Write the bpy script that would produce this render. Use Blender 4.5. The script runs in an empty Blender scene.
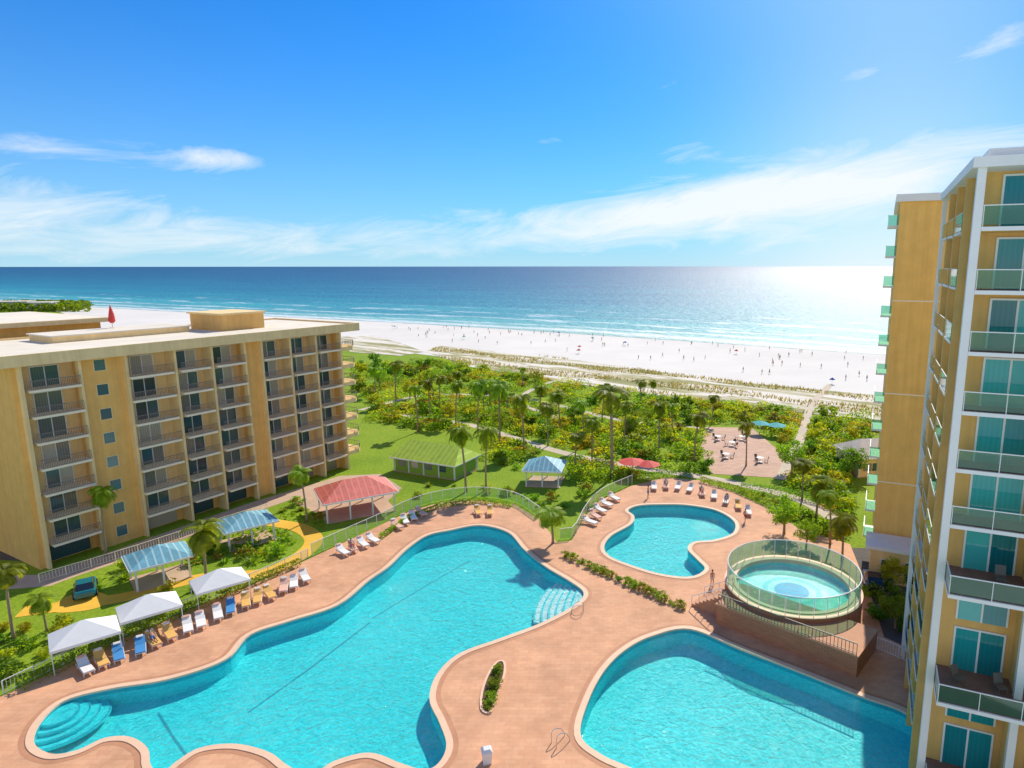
import bpy, math, random
from mathutils import Vector, Matrix
from mathutils.geometry import tessellate_polygon
R = random.Random(11)
scn = bpy.context.scene
col = scn.collection
PI = math.pi
# ------------------------------------------------------------------ camera model
F, CX, CY, HZ, H = 650.0, 590.0, 384.0, 266.0, 32.0
PITCH = math.atan((CY - HZ) / F)
cp, sp = math.cos(PITCH), math.sin(PITCH)
def G(px, py, z=0.0):
    u = (px - CX) / F; v = (CY - py) / F
    dz = -sp + v * cp; dy = cp + v * sp
    t = (z - H) / dz
    return Vector((u * t, dy * t, z))
def P(p):
    d = p[1] * cp - (p[2] - H) * sp
    return (CX + F * p[0] / d, CY - F * (p[1] * sp + (p[2] - H) * cp) / d, d)
cam = bpy.data.cameras.new('camera'); cam.sensor_width = 36; cam.lens = 36 * F / 1024
cam.shift_x = -(CX - 512) / 1024; cam.clip_start = 0.1; cam.clip_end = 60000
camo = bpy.data.objects.new('camera', cam); col.objects.link(camo)
camo.location = (0, 0, H); camo.rotation_euler = (PI / 2 - PITCH, 0, 0)
scn.camera = camo
scn.view_settings.view_transform = 'Standard'; scn.view_settings.look = 'None'
scn.view_settings.exposure = 0
# ------------------------------------------------------------------ node helpers
def sock(nt, i, val):
    if hasattr(val, 'is_output'): nt.links.new(val, i)
    else: i.default_value = val
def mth(nt, op, a, b=0.0, c=None, clamp=False):
    n = nt.nodes.new('ShaderNodeMath'); n.operation = op; n.use_clamp = clamp
    sock(nt, n.inputs[0], a); sock(nt, n.inputs[1], b)
    if c is not None: sock(nt, n.inputs[2], c)
    return n.outputs[0]
def noise(nt, vec, scale, detail=4, rough=.55, dist=0.0):
    n = nt.nodes.new('ShaderNodeTexNoise'); n.inputs['Scale'].default_value = scale
    n.inputs['Detail'].default_value = detail; n.inputs['Roughness'].default_value = rough
    n.inputs['Distortion'].default_value = dist
    if vec is not None: nt.links.new(vec, n.inputs['Vector'])
    return n.outputs[0]
def ramp(nt, fac, stops):
    n = nt.nodes.new('ShaderNodeValToRGB'); e = n.color_ramp.elements
    while len(e) < len(stops): e.new(.5)
    for k, (p, c) in enumerate(stops):
        e[k].position = p; e[k].color = (c[0], c[1], c[2], 1)
    nt.links.new(fac, n.inputs[0]); return n.outputs[0]
def mixc(nt, fac, a, b, blend='MIX'):
    n = nt.nodes.new('ShaderNodeMix'); n.data_type = 'RGBA'; n.blend_type = blend
    sock(nt, n.inputs[0], fac)
    for i, s in ((6, a), (7, b)):
        if hasattr(s, 'is_output'): nt.links.new(s, n.inputs[i])
        else: n.inputs[i].default_value = (s[0], s[1], s[2], 1)
    return n.outputs[2]
def bump(nt, h, strength, dist=.1):
    n = nt.nodes.new('ShaderNodeBump'); n.inputs['Strength'].default_value = strength
    n.inputs['Distance'].default_value = dist; nt.links.new(h, n.inputs['Height']); return n.outputs[0]
def newmat(name):
    m = bpy.data.materials.new(name); m.use_nodes = True
    nt = m.node_tree; b = nt.nodes['Principled BSDF']; return m, nt, b
def objc(nt): return nt.nodes.new('ShaderNodeTexCoord').outputs['Object']
def scl(c, k): return tuple(min(1, x * k) for x in c)
def comb(nt, x, y, z=0.0):
    n = nt.nodes.new('ShaderNodeCombineXYZ'); sock(nt, n.inputs[0], x); sock(nt, n.inputs[1], y); sock(nt, n.inputs[2], z); return n.outputs[0]
def mat(name, c, rough=.6, sc=1.5, amt=.12, spec=.3, metal=0, bmp=0.0, rand=0.0, big=True):
    m, nt, b = newmat(name); o = objc(nt)
    f = noise(nt, o, sc, 6, .62)
    cc = ramp(nt, f, [(.28, scl(c, 1 - amt * 1.6)), (.72, scl(c, 1 + amt))])
    if big:
        f2 = noise(nt, o, sc * .13, 3)
        cc = mixc(nt, .55, cc, ramp(nt, f2, [(.3, scl(c, 1 - amt)), (.7, scl(c, 1 + amt))]))
    if rand:
        oi = nt.nodes.new('ShaderNodeObjectInfo')
        hs = nt.nodes.new('ShaderNodeHueSaturation')
        nt.links.new(mth(nt, 'MULTIPLY_ADD', oi.outputs['Random'], rand, 1 - rand / 2), hs.inputs['Value'])
        nt.links.new(cc, hs.inputs['Color']); cc = hs.outputs[0]
    nt.links.new(cc, b.inputs['Base Color'])
    b.inputs['Roughness'].default_value = rough; b.inputs['Specular IOR Level'].default_value = spec
    b.inputs['Metallic'].default_value = metal
    if bmp: nt.links.new(bump(nt, f, bmp), b.inputs['Normal'])
    return m
def stucco(name, c):
    m, nt, b = newmat(name); o = objc(nt); w = nt.nodes.new('ShaderNodeSeparateXYZ'); nt.links.new(o, w.inputs[0])
    h = mth(nt, 'ADD', w.outputs[0], w.outputs[1])
    st = noise(nt, comb(nt, mth(nt, 'MULTIPLY', h, 1.6), mth(nt, 'MULTIPLY', w.outputs[2], .07)), 1.0, 6, .65)
    f = noise(nt, o, .7, 6, .6)
    cc = mixc(nt, 1, ramp(nt, f, [(.3, scl(c, .9)), (.7, scl(c, 1.05))]), ramp(nt, st, [(.3, (.87, .85, .83)), (.6, (1, 1, 1))]), 'MULTIPLY')
    nt.links.new(cc, b.inputs['Base Color']); b.inputs['Roughness'].default_value = .8; b.inputs['Specular IOR Level'].default_value = .2
    nt.links.new(bump(nt, noise(nt, o, 14, 3), .15, .02), b.inputs['Normal']); return m
def foliage(name, dark, light, rand=.5, tmix=.5):
    m, nt, b = newmat(name); o = objc(nt)
    f = noise(nt, o, 1.3, 4, .7)
    c = ramp(nt, f, [(.3, dark), (.68, light)])
    oi = nt.nodes.new('ShaderNodeObjectInfo'); hs = nt.nodes.new('ShaderNodeHueSaturation')
    nt.links.new(mth(nt, 'MULTIPLY_ADD', oi.outputs['Random'], rand, 1 - rand / 2), hs.inputs['Value'])
    nt.links.new(mth(nt, 'MULTIPLY_ADD', oi.outputs['Random'], .05, .47), hs.inputs['Hue'])
    nt.links.new(c, hs.inputs['Color']); c = hs.outputs[0]
    nt.links.new(c, b.inputs['Base Color']); b.inputs['Roughness'].default_value = .5
    b.inputs['Specular IOR Level'].default_value = .25
    tr = nt.nodes.new('ShaderNodeBsdfTranslucent'); nt.links.new(mixc(nt, 1, c, (2.1, 1.9, .5), 'MULTIPLY'), tr.inputs[0])
    mx = nt.nodes.new('ShaderNodeMixShader'); mx.inputs[0].default_value = tmix
    nt.links.new(b.outputs[0], mx.inputs[1]); nt.links.new(tr.outputs[0], mx.inputs[2])
    nt.links.new(mx.outputs[0], nt.nodes['Material Output'].inputs[0]); return m
def schlick(nt, normal=None, f0=.02):
    g = nt.nodes.new('ShaderNodeNewGeometry'); d = nt.nodes.new('ShaderNodeVectorMath'); d.operation = 'DOT_PRODUCT'
    nt.links.new(g.outputs['Incoming'], d.inputs[0]); nt.links.new(normal if normal is not None else g.outputs['Normal'], d.inputs[1])
    c = mth(nt, 'SUBTRACT', 1.0, mth(nt, 'ABSOLUTE', d.outputs['Value']), clamp=True)
    return mth(nt, 'MULTIPLY_ADD', mth(nt, 'POWER', c, 5.0), 1 - f0, f0)
def glass_sheet(name, tint, body=.25):
    m, nt, b = newmat(name); nt.nodes.remove(b)
    t = nt.nodes.new('ShaderNodeBsdfTransparent'); t.inputs[0].default_value = (*tint, 1)
    g = nt.nodes.new('ShaderNodeBsdfGlossy'); g.inputs['Roughness'].default_value = .05
    df = nt.nodes.new('ShaderNodeBsdfDiffuse'); df.inputs[0].default_value = (*scl(tint, .7), 1)
    m0 = nt.nodes.new('ShaderNodeMixShader'); m0.inputs[0].default_value = body
    nt.links.new(t.outputs[0], m0.inputs[1]); nt.links.new(df.outputs[0], m0.inputs[2])
    mx = nt.nodes.new('ShaderNodeMixShader'); nt.links.new(schlick(nt, None, .05), mx.inputs[0])
    nt.links.new(m0.outputs[0], mx.inputs[1]); nt.links.new(g.outputs[0], mx.inputs[2])
    nt.links.new(mx.outputs[0], nt.nodes['Material Output'].inputs[0]); return m
def window_glass(name, stops):
    m, nt, b = newmat(name); oi = nt.nodes.new('ShaderNodeObjectInfo')
    o = objc(nt); w = nt.nodes.new('ShaderNodeSeparateXYZ'); nt.links.new(o, w.inputs[0])
    f = mth(nt, 'ADD', oi.outputs['Random'], mth(nt, 'MULTIPLY', mth(nt, 'SINE', mth(nt, 'MULTIPLY', w.outputs[0], 26.0)), .05))
    c = ramp(nt, f, stops); nt.links.new(c, b.inputs['Base Color'])
    b.inputs['Roughness'].default_value = .06; b.inputs['Specular IOR Level'].default_value = .6
    return m
# ------------------------------------------------------------------ materials
M = {}
M['tan'] = stucco('tan_stucco', (.92, .54, .165))
M['tan2'] = stucco('ochre_stucco', (.92, .54, .15))
M['yellow'] = stucco('yellow_stucco', (.80, .47, .15))
M['cream'] = stucco('cream_paint', (.94, .69, .34))
M['recess'] = stucco('recess_brightened', (.95, .66, .30))  # brightness added in the colour, since the balcony recesses get less light
M['roofm'] = mat('roof_membrane', (.82, .73, .58), .8, .35, .14)
M['white'] = mat('white_paint', (.80, .78, .74), .5, .8, .07)
M['slab'] = mat('slab_concrete', (.95, .80, .58), .8, 1.2, .08)
M['rail'] = mat('dark_rail', (.15, .125, .10), .45, 3, .1)
M['rail2'] = mat('bronze_rail', (.27, .22, .17), .45, 3, .1)
M['steel'] = mat('steel', (.62, .63, .64), .3, 3, .06, metal=.7)
M['wglass'] = window_glass('window_glass', [(0, (.035, .07, .08)), (.4, (.06, .14, .16)), (.6, (.20, .20, .17)), (.85, (.52, .46, .36))])
M['tglass'] = window_glass('teal_glass', [(0, (.006, .14, .16)), (.3, (.010, .23, .25)), (.6, (.015, .33, .34)), (.9, (.06, .44, .42))])
M['mglass'] = window_glass('muted_glass', [(0, (.05, .13, .13)), (.5, (.08, .20, .20)), (.9, (.26, .30, .26))])
M['gglass'] = glass_sheet('green_glass', (.52, .80, .66), .09)
M['fglass'] = glass_sheet('fence_glass', (.62, .86, .62), .2)
M['sglass'] = glass_sheet('spa_glass', (.42, .80, .60), .24)
M['deckwood'] = mat('brown_decking', (.24, .14, .10), .7, 4, .25)
M['fa'] = foliage('leaf_deep', (.05, .13, .010), (.17, .31, .022))
M['fb'] = foliage('leaf_mid', (.10, .20, .012), (.28, .40, .03))
M['fc'] = foliage('leaf_yellow', (.22, .28, .014), (.47, .47, .035))
M['fd'] = foliage('leaf_olive', (.14, .17, .02), (.33, .32, .05))
M['fo'] = foliage('leaf_copper', (.22, .13, .02), (.42, .24, .03))
M['palm'] = foliage('palm_leaf', (.10, .18, .012), (.31, .40, .03), .5, .56)
M['flower'] = mat('flower_petals', (.75, .20, .04), .6, 3, .3)
M['bark'] = mat('palm_bark', (.36, .26, .16), .9, 5, .3, bmp=.4)
M['dgrass'] = foliage('dune_grass', (.24, .24, .07), (.44, .40, .16))
M['sling_w'] = mat('white_sling', (.82, .78, .73), .7, 3, .05)
M['sling_y'] = mat('yellow_sling', (.78, .44, .12), .7, 3, .08)
M['sling_b'] = mat('blue_sling', (.06, .26, .55), .7, 3, .08)
M['sling_p'] = mat('salmon_sling', (.78, .46, .34), .7, 3, .08)
M['alu'] = mat('white_frame', (.75, .74, .72), .4, 3, .05)
M['canvas'] = mat('white_canvas', (.84, .82, .78), .8, 2, .06)
M['red'] = mat('red_fabric', (.65, .06, .05), .7, 2, .1)
M['teal'] = mat('teal_fabric', (.03, .40, .42), .7, 2, .1)
M['wood'] = mat('pale_shingle', (.56, .50, .42), .8, 3, .2)
M['skin'] = mat('skin', (.50, .28, .18), .6, 3, .08, rand=.6)
M['hair'] = mat('hair', (.05, .03, .02), .6, 4, .2, rand=.6)
for k, c in dict(cl_blue=(.05, .12, .40), cl_red=(.5, .05, .05), cl_black=(.02, .02, .03), cl_white=(.75, .75, .72), cl_teal=(.03, .35, .35)).items():
    M[k] = mat('cloth_' + k, c, .8, 4, .1)
M['tyre'] = mat('tyre', (.02, .02, .02), .9, 5, .1)
M['car_t'] = mat('teal_car_paint', (.01, .16, .19), .2, 2, .03, spec=.6)
M['car_d'] = mat('dark_car_paint', (.02, .025, .035), .2, 2, .03, spec=.6)
M['car_g'] = mat('silver_car_paint', (.40, .41, .43), .25, 2, .03, spec=.6)
M['carglass'] = mat('car_glass', (.02, .03, .04), .05, 2, .03, spec=.7)
M['lamp'] = mat('lamp_lens', (.8, .8, .75), .1, 2, .02, spec=.6)
M['soil'] = mat('soil', (.14, .08, .045), .95, 3, .3)
def seam_mat(name, c1, c2, axis, freq):
    m, nt, b = newmat(name); o = objc(nt); w = nt.nodes.new('ShaderNodeSeparateXYZ'); nt.links.new(o, w.inputs[0])
    s = mth(nt, 'SINE', mth(nt, 'MULTIPLY', w.outputs[axis], freq))
    s = mth(nt, 'GREATER_THAN', s, .72)
    f = noise(nt, o, 1.2, 5)
    c = mixc(nt, s, ramp(nt, f, [(.3, scl(c1, .8)), (.7, scl(c1, 1.12))]), c2)
    nt.links.new(c, b.inputs['Base Color']); b.inputs['Roughness'].default_value = .5
    nt.links.new(bump(nt, s, .5, .05), b.inputs['Normal']); return m
M['roof_b'] = seam_mat('blue_seam_roof', (.15, .38, .47), (.34, .54, .60), 0, 9.0)
M['roof_r'] = seam_mat('red_seam_roof', (.74, .17, .12), (.78, .23, .17), 0, 8.0)
M['roof_g'] = seam_mat('green_seam_roof', (.50, .66, .05), (.62, .76, .10), 0, 7.0)
M['wall_g'] = mat('green_wall', (.26, .42, .05), .7, 1.5, .1)
def brick_mat(name, c1, c2, mort, scale, bw, bh, rough=.8, patch=.15, msize=.02, wall=False):
    m, nt, b = newmat(name); o = objc(nt); v = o
    if wall:
        w = nt.nodes.new('ShaderNodeSeparateXYZ'); nt.links.new(o, w.inputs[0]); v = comb(nt, mth(nt, 'ADD', w.outputs[0], w.outputs[1]), w.outputs[2])
    t = nt.nodes.new('ShaderNodeTexBrick'); nt.links.new(v, t.inputs['Vector'])
    t.inputs['Color1'].default_value = (*c1, 1); t.inputs['Color2'].default_value = (*c2, 1); t.inputs['Mortar'].default_value = (*mort, 1)
    t.inputs['Scale'].default_value = scale; t.inputs['Brick Width'].default_value = bw; t.inputs['Row Height'].default_value = bh
    t.inputs['Mortar Size'].default_value = msize
    f = noise(nt, o, .25, 8, .72)
    c = mixc(nt, 1, t.outputs[0], ramp(nt, f, [(.3, (1 - patch,) * 3), (.7, (1 + patch * .4,) * 3)]), 'MULTIPLY')
    nt.links.new(c, b.inputs['Base Color']); b.inputs['Roughness'].default_value = rough
    b.inputs['Specular IOR Level'].default_value = .25
    return m
M['deck'] = brick_mat('salmon_paving', (.76, .41, .235), (.70, .355, .195), (.60, .33, .20), 1.0, .8, .4, .75, .28, .014)
M['coping'] = mat('pool_coping', (.82, .54, .36), .6, 2, .1)
M['band'] = mat('paving_band', (.54, .26, .14), .7, 2, .15)
M['brickw'] = brick_mat('terracotta_brick', (.58, .20, .08), (.46, .15, .06), (.42, .26, .18), 1.0, .5, .16, wall=True)
M['court'] = brick_mat('court_paving', (.66, .42, .30), (.58, .35, .24), (.44, .29, .22), 1.0, 1.2, .6, .8, .2)
M['path_o'] = mat('orange_path', (.80, .46, .05), .8, 1, .15)
M['path_g'] = mat('grey_path', (.58, .48, .36), .85, 1, .15)
M['walk'] = mat('pinkish_pavement', (.56, .39, .27), .85, .7, .18)
M['asphalt'] = mat('asphalt', (.12, .11, .10), .9, 1, .2)
M['sand'] = mat('white_sand', (.75, .70, .63), .95, .05, .10, bmp=.2)
def ground_mat():
    m, nt, b = newmat('lawn'); o = objc(nt)
    a = noise(nt, o, .09, 6, .65); c = noise(nt, o, 2.5, 6, .7)
    g = ramp(nt, a, [(.32, (.12, .22, .012)), (.5, (.24, .35, .02)), (.68, (.36, .41, .035))])
    g = mixc(nt, .6, g, ramp(nt, c, [(.3, (.08, .18, .01)), (.7, (.35, .46, .04))]))
    nt.links.new(g, b.inputs['Base Color']); b.inputs['Roughness'].default_value = .9
    b.inputs['Specular IOR Level'].default_value = .1
    nt.links.new(bump(nt, c, .6, .2), b.inputs['Normal']); return m
M['lawn'] = ground_mat()
SN = Vector((.583, .812)); SC = 258.5
def shore_coords(nt):
    o = objc(nt); w = nt.nodes.new('ShaderNodeSeparateXYZ'); nt.links.new(o, w.inputs[0])
    d = mth(nt, 'SUBTRACT', mth(nt, 'ADD', mth(nt, 'MULTIPLY', w.outputs[0], SN.x), mth(nt, 'MULTIPLY', w.outputs[1], SN.y)), SC)
    s = mth(nt, 'ADD', mth(nt, 'MULTIPLY', w.outputs[0], -SN.y), mth(nt, 'MULTIPLY', w.outputs[1], SN.x))
    return d, s
def dune_mat():
    m, nt, b = newmat('dune'); d, s = shore_coords(nt)
    a = noise(nt, comb(nt, mth(nt, 'MULTIPLY', d, .2), mth(nt, 'MULTIPLY', s, .03)), 1.0, 7, .7, .8)
    g = ramp(nt, a, [(.40, (.25, .25, .08)), (.48, (.44, .39, .19)), (.55, (.76, .69, .59))])
    nt.links.new(g, b.inputs['Base Color']); b.inputs['Roughness'].default_value = .95
    return m
M['dune'] = dune_mat()
def sea_mat():
    m, nt, b = newmat('sea'); d0, s = shore_coords(nt)
    d = mth(nt, 'ADD', d0, mth(nt, 'MULTIPLY', mth(nt, 'MAXIMUM', mth(nt, 'SUBTRACT', s, 200.0), 0.0), .158))
    cv = comb(nt, mth(nt, 'MULTIPLY', d, .05), mth(nt, 'MULTIPLY', s, .012))
    n1 = noise(nt, cv, 1.0, 5, .6)
    dd = mth(nt, 'ADD', d, mth(nt, 'MULTIPLY', mth(nt, 'SUBTRACT', n1, .5), 40.0))
    lg = mth(nt, 'DIVIDE', mth(nt, 'LOGARITHM', mth(nt, 'ADD', mth(nt, 'MAXIMUM', dd, 0.0), 10.0), 10.0), 4.0)
    c = ramp(nt, lg, [(.25, (.34, .56, .46)), (.36, (.15, .46, .43)), (.48, (.04, .34, .38)), (.60, (.010, .20, .29)), (.75, (.004, .105, .20)), (.95, (.003, .06, .14))])
    n3 = noise(nt, comb(nt, mth(nt, 'MULTIPLY', d, .018), mth(nt, 'MULTIPLY', s, .004)), 1.0, 6, .65)
    c = mixc(nt, 1, c, ramp(nt, n3, [(.3, (.66, .74, .84)), (.7, (1.35, 1.25, 1.12))]), 'MULTIPLY')
    fo = None
    n2 = noise(nt, cv, 3.2, 7, .68)
    for cen, wid, amp, th in ((3, 8, 12, .38), (20, 5, 16, .44), (46, 6, 26, .47), (85, 7, 34, .51), (130, 6, 40, .56)):
        e = mth(nt, 'ADD', mth(nt, 'SUBTRACT', d, float(cen)), mth(nt, 'MULTIPLY', mth(nt, 'SUBTRACT', n1, .5), float(amp * 2)))
        k = mth(nt, 'SUBTRACT', 1.0, mth(nt, 'DIVIDE', mth(nt, 'ABSOLUTE', e), float(wid)), clamp=True)
        k = mth(nt, 'MULTIPLY', k, mth(nt, 'MULTIPLY', mth(nt, 'SUBTRACT', n2, th - .05), 8.0, clamp=True), clamp=True)
        fo = k if fo is None else mth(nt, 'MAXIMUM', fo, k)
    c = mixc(nt, fo, c, (.85, .87, .85))
    nt.links.new(c, b.inputs['Base Color'])
    b.inputs['Roughness'].default_value = .43; b.inputs['Specular IOR Level'].default_value = .42
    nt.links.new(bump(nt, noise(nt, comb(nt, mth(nt, 'MULTIPLY', d, .35), mth(nt, 'MULTIPLY', s, .12)), 1.0, 5, .6), 1.0, 2.4), b.inputs['Normal'])
    return m
M['sea'] = sea_mat()
def water_mat(name, t1, t2, k=1.0):
    m, nt, b = newmat(name); nt.nodes.remove(b); o = objc(nt)
    wv = noise(nt, o, .9, 3, .5, 1.0); fine = noise(nt, o, 3.2, 4, .6, 1.0)
    h = mth(nt, 'ADD', wv, mth(nt, 'MULTIPLY', fine, .6))
    bp = bump(nt, h, 1.0 * k, .34)
    t = nt.nodes.new('ShaderNodeBsdfTransparent')
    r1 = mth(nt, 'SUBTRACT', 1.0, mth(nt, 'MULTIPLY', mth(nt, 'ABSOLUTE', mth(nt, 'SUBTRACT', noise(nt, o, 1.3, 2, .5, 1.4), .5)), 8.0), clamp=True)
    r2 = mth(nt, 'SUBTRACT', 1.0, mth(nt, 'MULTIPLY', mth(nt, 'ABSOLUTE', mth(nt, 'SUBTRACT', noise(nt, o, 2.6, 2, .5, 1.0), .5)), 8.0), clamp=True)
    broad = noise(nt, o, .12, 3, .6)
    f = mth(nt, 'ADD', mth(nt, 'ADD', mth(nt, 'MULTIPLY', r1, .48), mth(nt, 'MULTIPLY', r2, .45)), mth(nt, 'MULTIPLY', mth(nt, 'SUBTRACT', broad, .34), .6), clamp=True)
    nt.links.new(ramp(nt, f, [(.0, t1), (.85, t2)]), t.inputs[0])  # bright ripple net, like refracted sunlight, painted into the water tint
    g = nt.nodes.new('ShaderNodeBsdfGlossy'); g.inputs['Roughness'].default_value = .04
    nt.links.new(bp, g.inputs['Normal'])
    mx = nt.nodes.new('ShaderNodeMixShader'); nt.links.new(schlick(nt, bp), mx.inputs[0])
    nt.links.new(t.outputs[0], mx.inputs[1]); nt.links.new(g.outputs[0], mx.inputs[2])
    nt.links.new(mx.outputs[0], nt.nodes['Material Output'].inputs[0]); return m
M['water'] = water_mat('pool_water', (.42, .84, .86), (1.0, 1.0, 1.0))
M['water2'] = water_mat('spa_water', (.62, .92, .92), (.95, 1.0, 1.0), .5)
M['basin'] = mat('pool_tile', (.045, .76, .78), .6, .5, .06)
M['basin2'] = mat('spa_tile', (.36, .84, .80), .6, .8, .05)
M['basin3'] = mat('spa_ring_tile', (.15, .72, .74), .6, .8, .05)
M['basin4'] = mat('spa_centre_tile', (.05, .42, .68), .6, .8, .05)
M['line'] = mat('lane_tile', (.02, .40, .50), .6, 1, .1)
M['stepm'] = mat('pool_step', (.66, .86, .84), .6, 1, .05)
M['tileband'] = mat('waterline_tile', (.03, .44, .52), .4, 3, .15)
# ------------------------------------------------------------------ mesh builder
class MB:
    def __init__(s): s.v = []; s.f = []
    def add(s, vs, fs):
        n = len(s.v); s.v += [tuple(x) for x in vs]; s.f += [tuple(i + n for i in q) for q in fs]; return s
    def box(s, x0, x1, y0, y1, z0, z1):
        return s.add([(x0, y0, z0), (x1, y0, z0), (x1, y1, z0), (x0, y1, z0), (x0, y0, z1), (x1, y0, z1), (x1, y1, z1), (x0, y1, z1)],
                     [(0, 3, 2, 1), (4, 5, 6, 7), (0, 1, 5, 4), (1, 2, 6, 5), (2, 3, 7, 6), (3, 0, 4, 7)])
    def bar(s, a, b, w, h=None):
        h = h or w; a = Vector(a); b = Vector(b); d = (b - a).normalized()
        up = Vector((0, 0, 1)) if abs(d.z) < .95 else Vector((1, 0, 0))
        x = d.cross(up).normalized() * w / 2; y = x.cross(d).normalized() * h / 2
        return s.add([a - x - y, a + x - y, a + x + y, a - x + y, b - x - y, b + x - y, b + x + y, b - x + y],
                     [(0, 3, 2, 1), (4, 5, 6, 7), (0, 1, 5, 4), (1, 2, 6, 5), (2, 3, 7, 6), (3, 0, 4, 7)])
    def tube(s, pts, rad, n=8):
        pts = [Vector(p) for p in pts]; rad = rad if isinstance(rad, (list, tuple)) else [rad] * len(pts)
        vs = []; fs = []
        for i, p in enumerate(pts):
            d = (pts[min(i + 1, len(pts) - 1)] - pts[max(i - 1, 0)]).normalized()
            up = Vector((0, 0, 1)) if abs(d.z) < .9 else Vector((1, 0, 0))
            x = d.cross(up).normalized(); y = x.cross(d)
            for k in range(n):
                a = 2 * PI * k / n; vs.append(p + (x * math.cos(a) + y * math.sin(a)) * rad[i])
        for i in range(len(pts) - 1):
            for k in range(n):
                k2 = (k + 1) % n; fs.append((i * n + k, i * n + k2, (i + 1) * n + k2, (i + 1) * n + k))
        fs.append(tuple(range(n - 1, -1, -1))); fs.append(tuple(range((len(pts) - 1) * n, len(pts) * n)))
        return s.add(vs, fs)
    def sheet(s, poly, z, holes=()):
        loops = [[Vector((p[0], p[1], 0)) for p in poly]] + [[Vector((p[0], p[1], 0)) for p in h] for h in holes]
        tris = tessellate_polygon(loops); flat = [p for l in loops for p in l]; out = []
        for t in tris:
            a, b, c = (flat[i] for i in t)
            out.append(t if (b - a).cross(c - a).z > 0 else (t[0], t[2], t[1]))
        return s.add([(p.x, p.y, z) for p in flat], out)
    def skirt(s, poly, z0, z1):
        n = len(poly); vs = [(p[0], p[1], z0) for p in poly] + [(p[0], p[1], z1) for p in poly]
        return s.add(vs, [(i, (i + 1) % n, n + (i + 1) % n, n + i) for i in range(n)])
    def prism(s, poly, z0, z1):
        s.sheet(poly, z1); s.sheet(poly, z0); return s.skirt(poly, z0, z1)
    def ring(s, a, b, z):
        n = len(a); return s.add([(p[0], p[1], z) for p in a] + [(p[0], p[1], z) for p in b], [(i, (i + 1) % n, n + (i + 1) % n, n + i) for i in range(n)])
    def build(s, name, m, parent=None, smooth=False):
        me = bpy.data.meshes.new(name); me.from_pydata(s.v, [], s.f); me.update()
        if m is not None: me.materials.append(m)
        if smooth: me.polygons.foreach_set('use_smooth', [True] * len(me.polygons))
        o = bpy.data.objects.new(name, me); col.objects.link(o)
        if parent is not None: o.parent = parent
        return o
def tag(o, label=None, cat=None, group=None, kind=None):
    if label: o['label'] = label
    if cat: o['category'] = cat
    if group: o['group'] = group
    if kind: o['kind'] = kind
    return o
def thing(name, label, cat, loc=(0, 0, 0), rz=0, group=None):
    o = bpy.data.objects.new(name, None); col.objects.link(o); o.empty_display_size = .2
    o.location = loc; o.rotation_euler = (0, 0, rz); return tag(o, label, cat, group)
def copy_tree(o, parent=None):
    c = o.copy(); col.objects.link(c)
    if parent is not None: c.parent = parent
    for ch in list(o.children): copy_tree(ch, c)
    return c
USED = {}
def place(proto, state, loc, rz=0, sc=1.0, label=None, group=None):
    o = proto if not state.get(proto.name) else copy_tree(proto)
    state[proto.name] = 1
    o.location = loc; o.rotation_euler = (0, 0, rz); o.scale = (sc, sc, sc) if not isinstance(sc, tuple) else sc
    return tag(o, label, None, group)
ONES = ['first', 'second', 'third', 'fourth', 'fifth', 'sixth', 'seventh', 'eighth', 'ninth', 'tenth', 'eleventh', 'twelfth', 'thirteenth', 'fourteenth', 'fifteenth', 'sixteenth', 'seventeenth', 'eighteenth', 'nineteenth']
TENS = {2: ('twenty', 'twentieth'), 3: ('thirty', 'thirtieth'), 4: ('forty', 'fortieth'), 5: ('fifty', 'fiftieth'), 6: ('sixty', 'sixtieth'), 7: ('seventy', 'seventieth'), 8: ('eighty', 'eightieth'), 9: ('ninety', 'ninetieth')}
def ordn(i):
    i += 1
    if i < 20: return ONES[i - 1]
    t, u = divmod(i, 10)
    return TENS[t][1] if u == 0 else TENS[t][0] + '-' + ONES[u - 1]
def smooth(pts, n=6):
    out = []; k = len(pts)
    for i in range(k):
        p0, p1, p2, p3 = pts[i - 1], pts[i], pts[(i + 1) % k], pts[(i + 2) % k]
        for j in range(n):
            t = j / n
            out.append(.5 * ((2 * p1) + (p2 - p0) * t + (2 * p0 - 5 * p1 + 4 * p2 - p3) * t * t + (3 * p1 - p0 - 3 * p2 + p3) * t ** 3))
    return out
def smooth_open(pts, n=6):
    q = [pts[0] * 2 - pts[1]] + pts + [pts[-1] * 2 - pts[-2]]; out = []
    for i in range(1, len(q) - 2):
        p0, p1, p2, p3 = q[i - 1:i + 3]
        for j in range(n):
            t = j / n
            out.append(.5 * ((2 * p1) + (p2 - p0) * t + (2 * p0 - 5 * p1 + 4 * p2 - p3) * t * t + (3 * p1 - p0 - 3 * p2 + p3) * t ** 3))
    return out + [pts[-1]]
def area(p): return sum(p[i - 1][0] * p[i][1] - p[i][0] * p[i - 1][1] for i in range(len(p))) / 2
def offset(p, d):
    s = 1 if area(p) > 0 else -1; out = []
    for i in range(len(p)):
        t = (p[(i + 1) % len(p)] - p[i - 1]); t.z = 0; t.normalize()
        out.append(Vector((p[i].x + t.y * d * s, p[i].y - t.x * d * s, 0)))
    return out
def inside(p, poly):
    c = False; j = len(poly) - 1
    for i in range(len(poly)):
        a, b = poly[i], poly[j]
        if (a[1] > p[1]) != (b[1] > p[1]) and p[0] < (b[0] - a[0]) * (p[1] - a[1]) / (b[1] - a[1]) + a[0]: c = not c
        j = i
    return c
def gp(l, z=0): return [G(a, b, z) for a, b in l]
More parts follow.
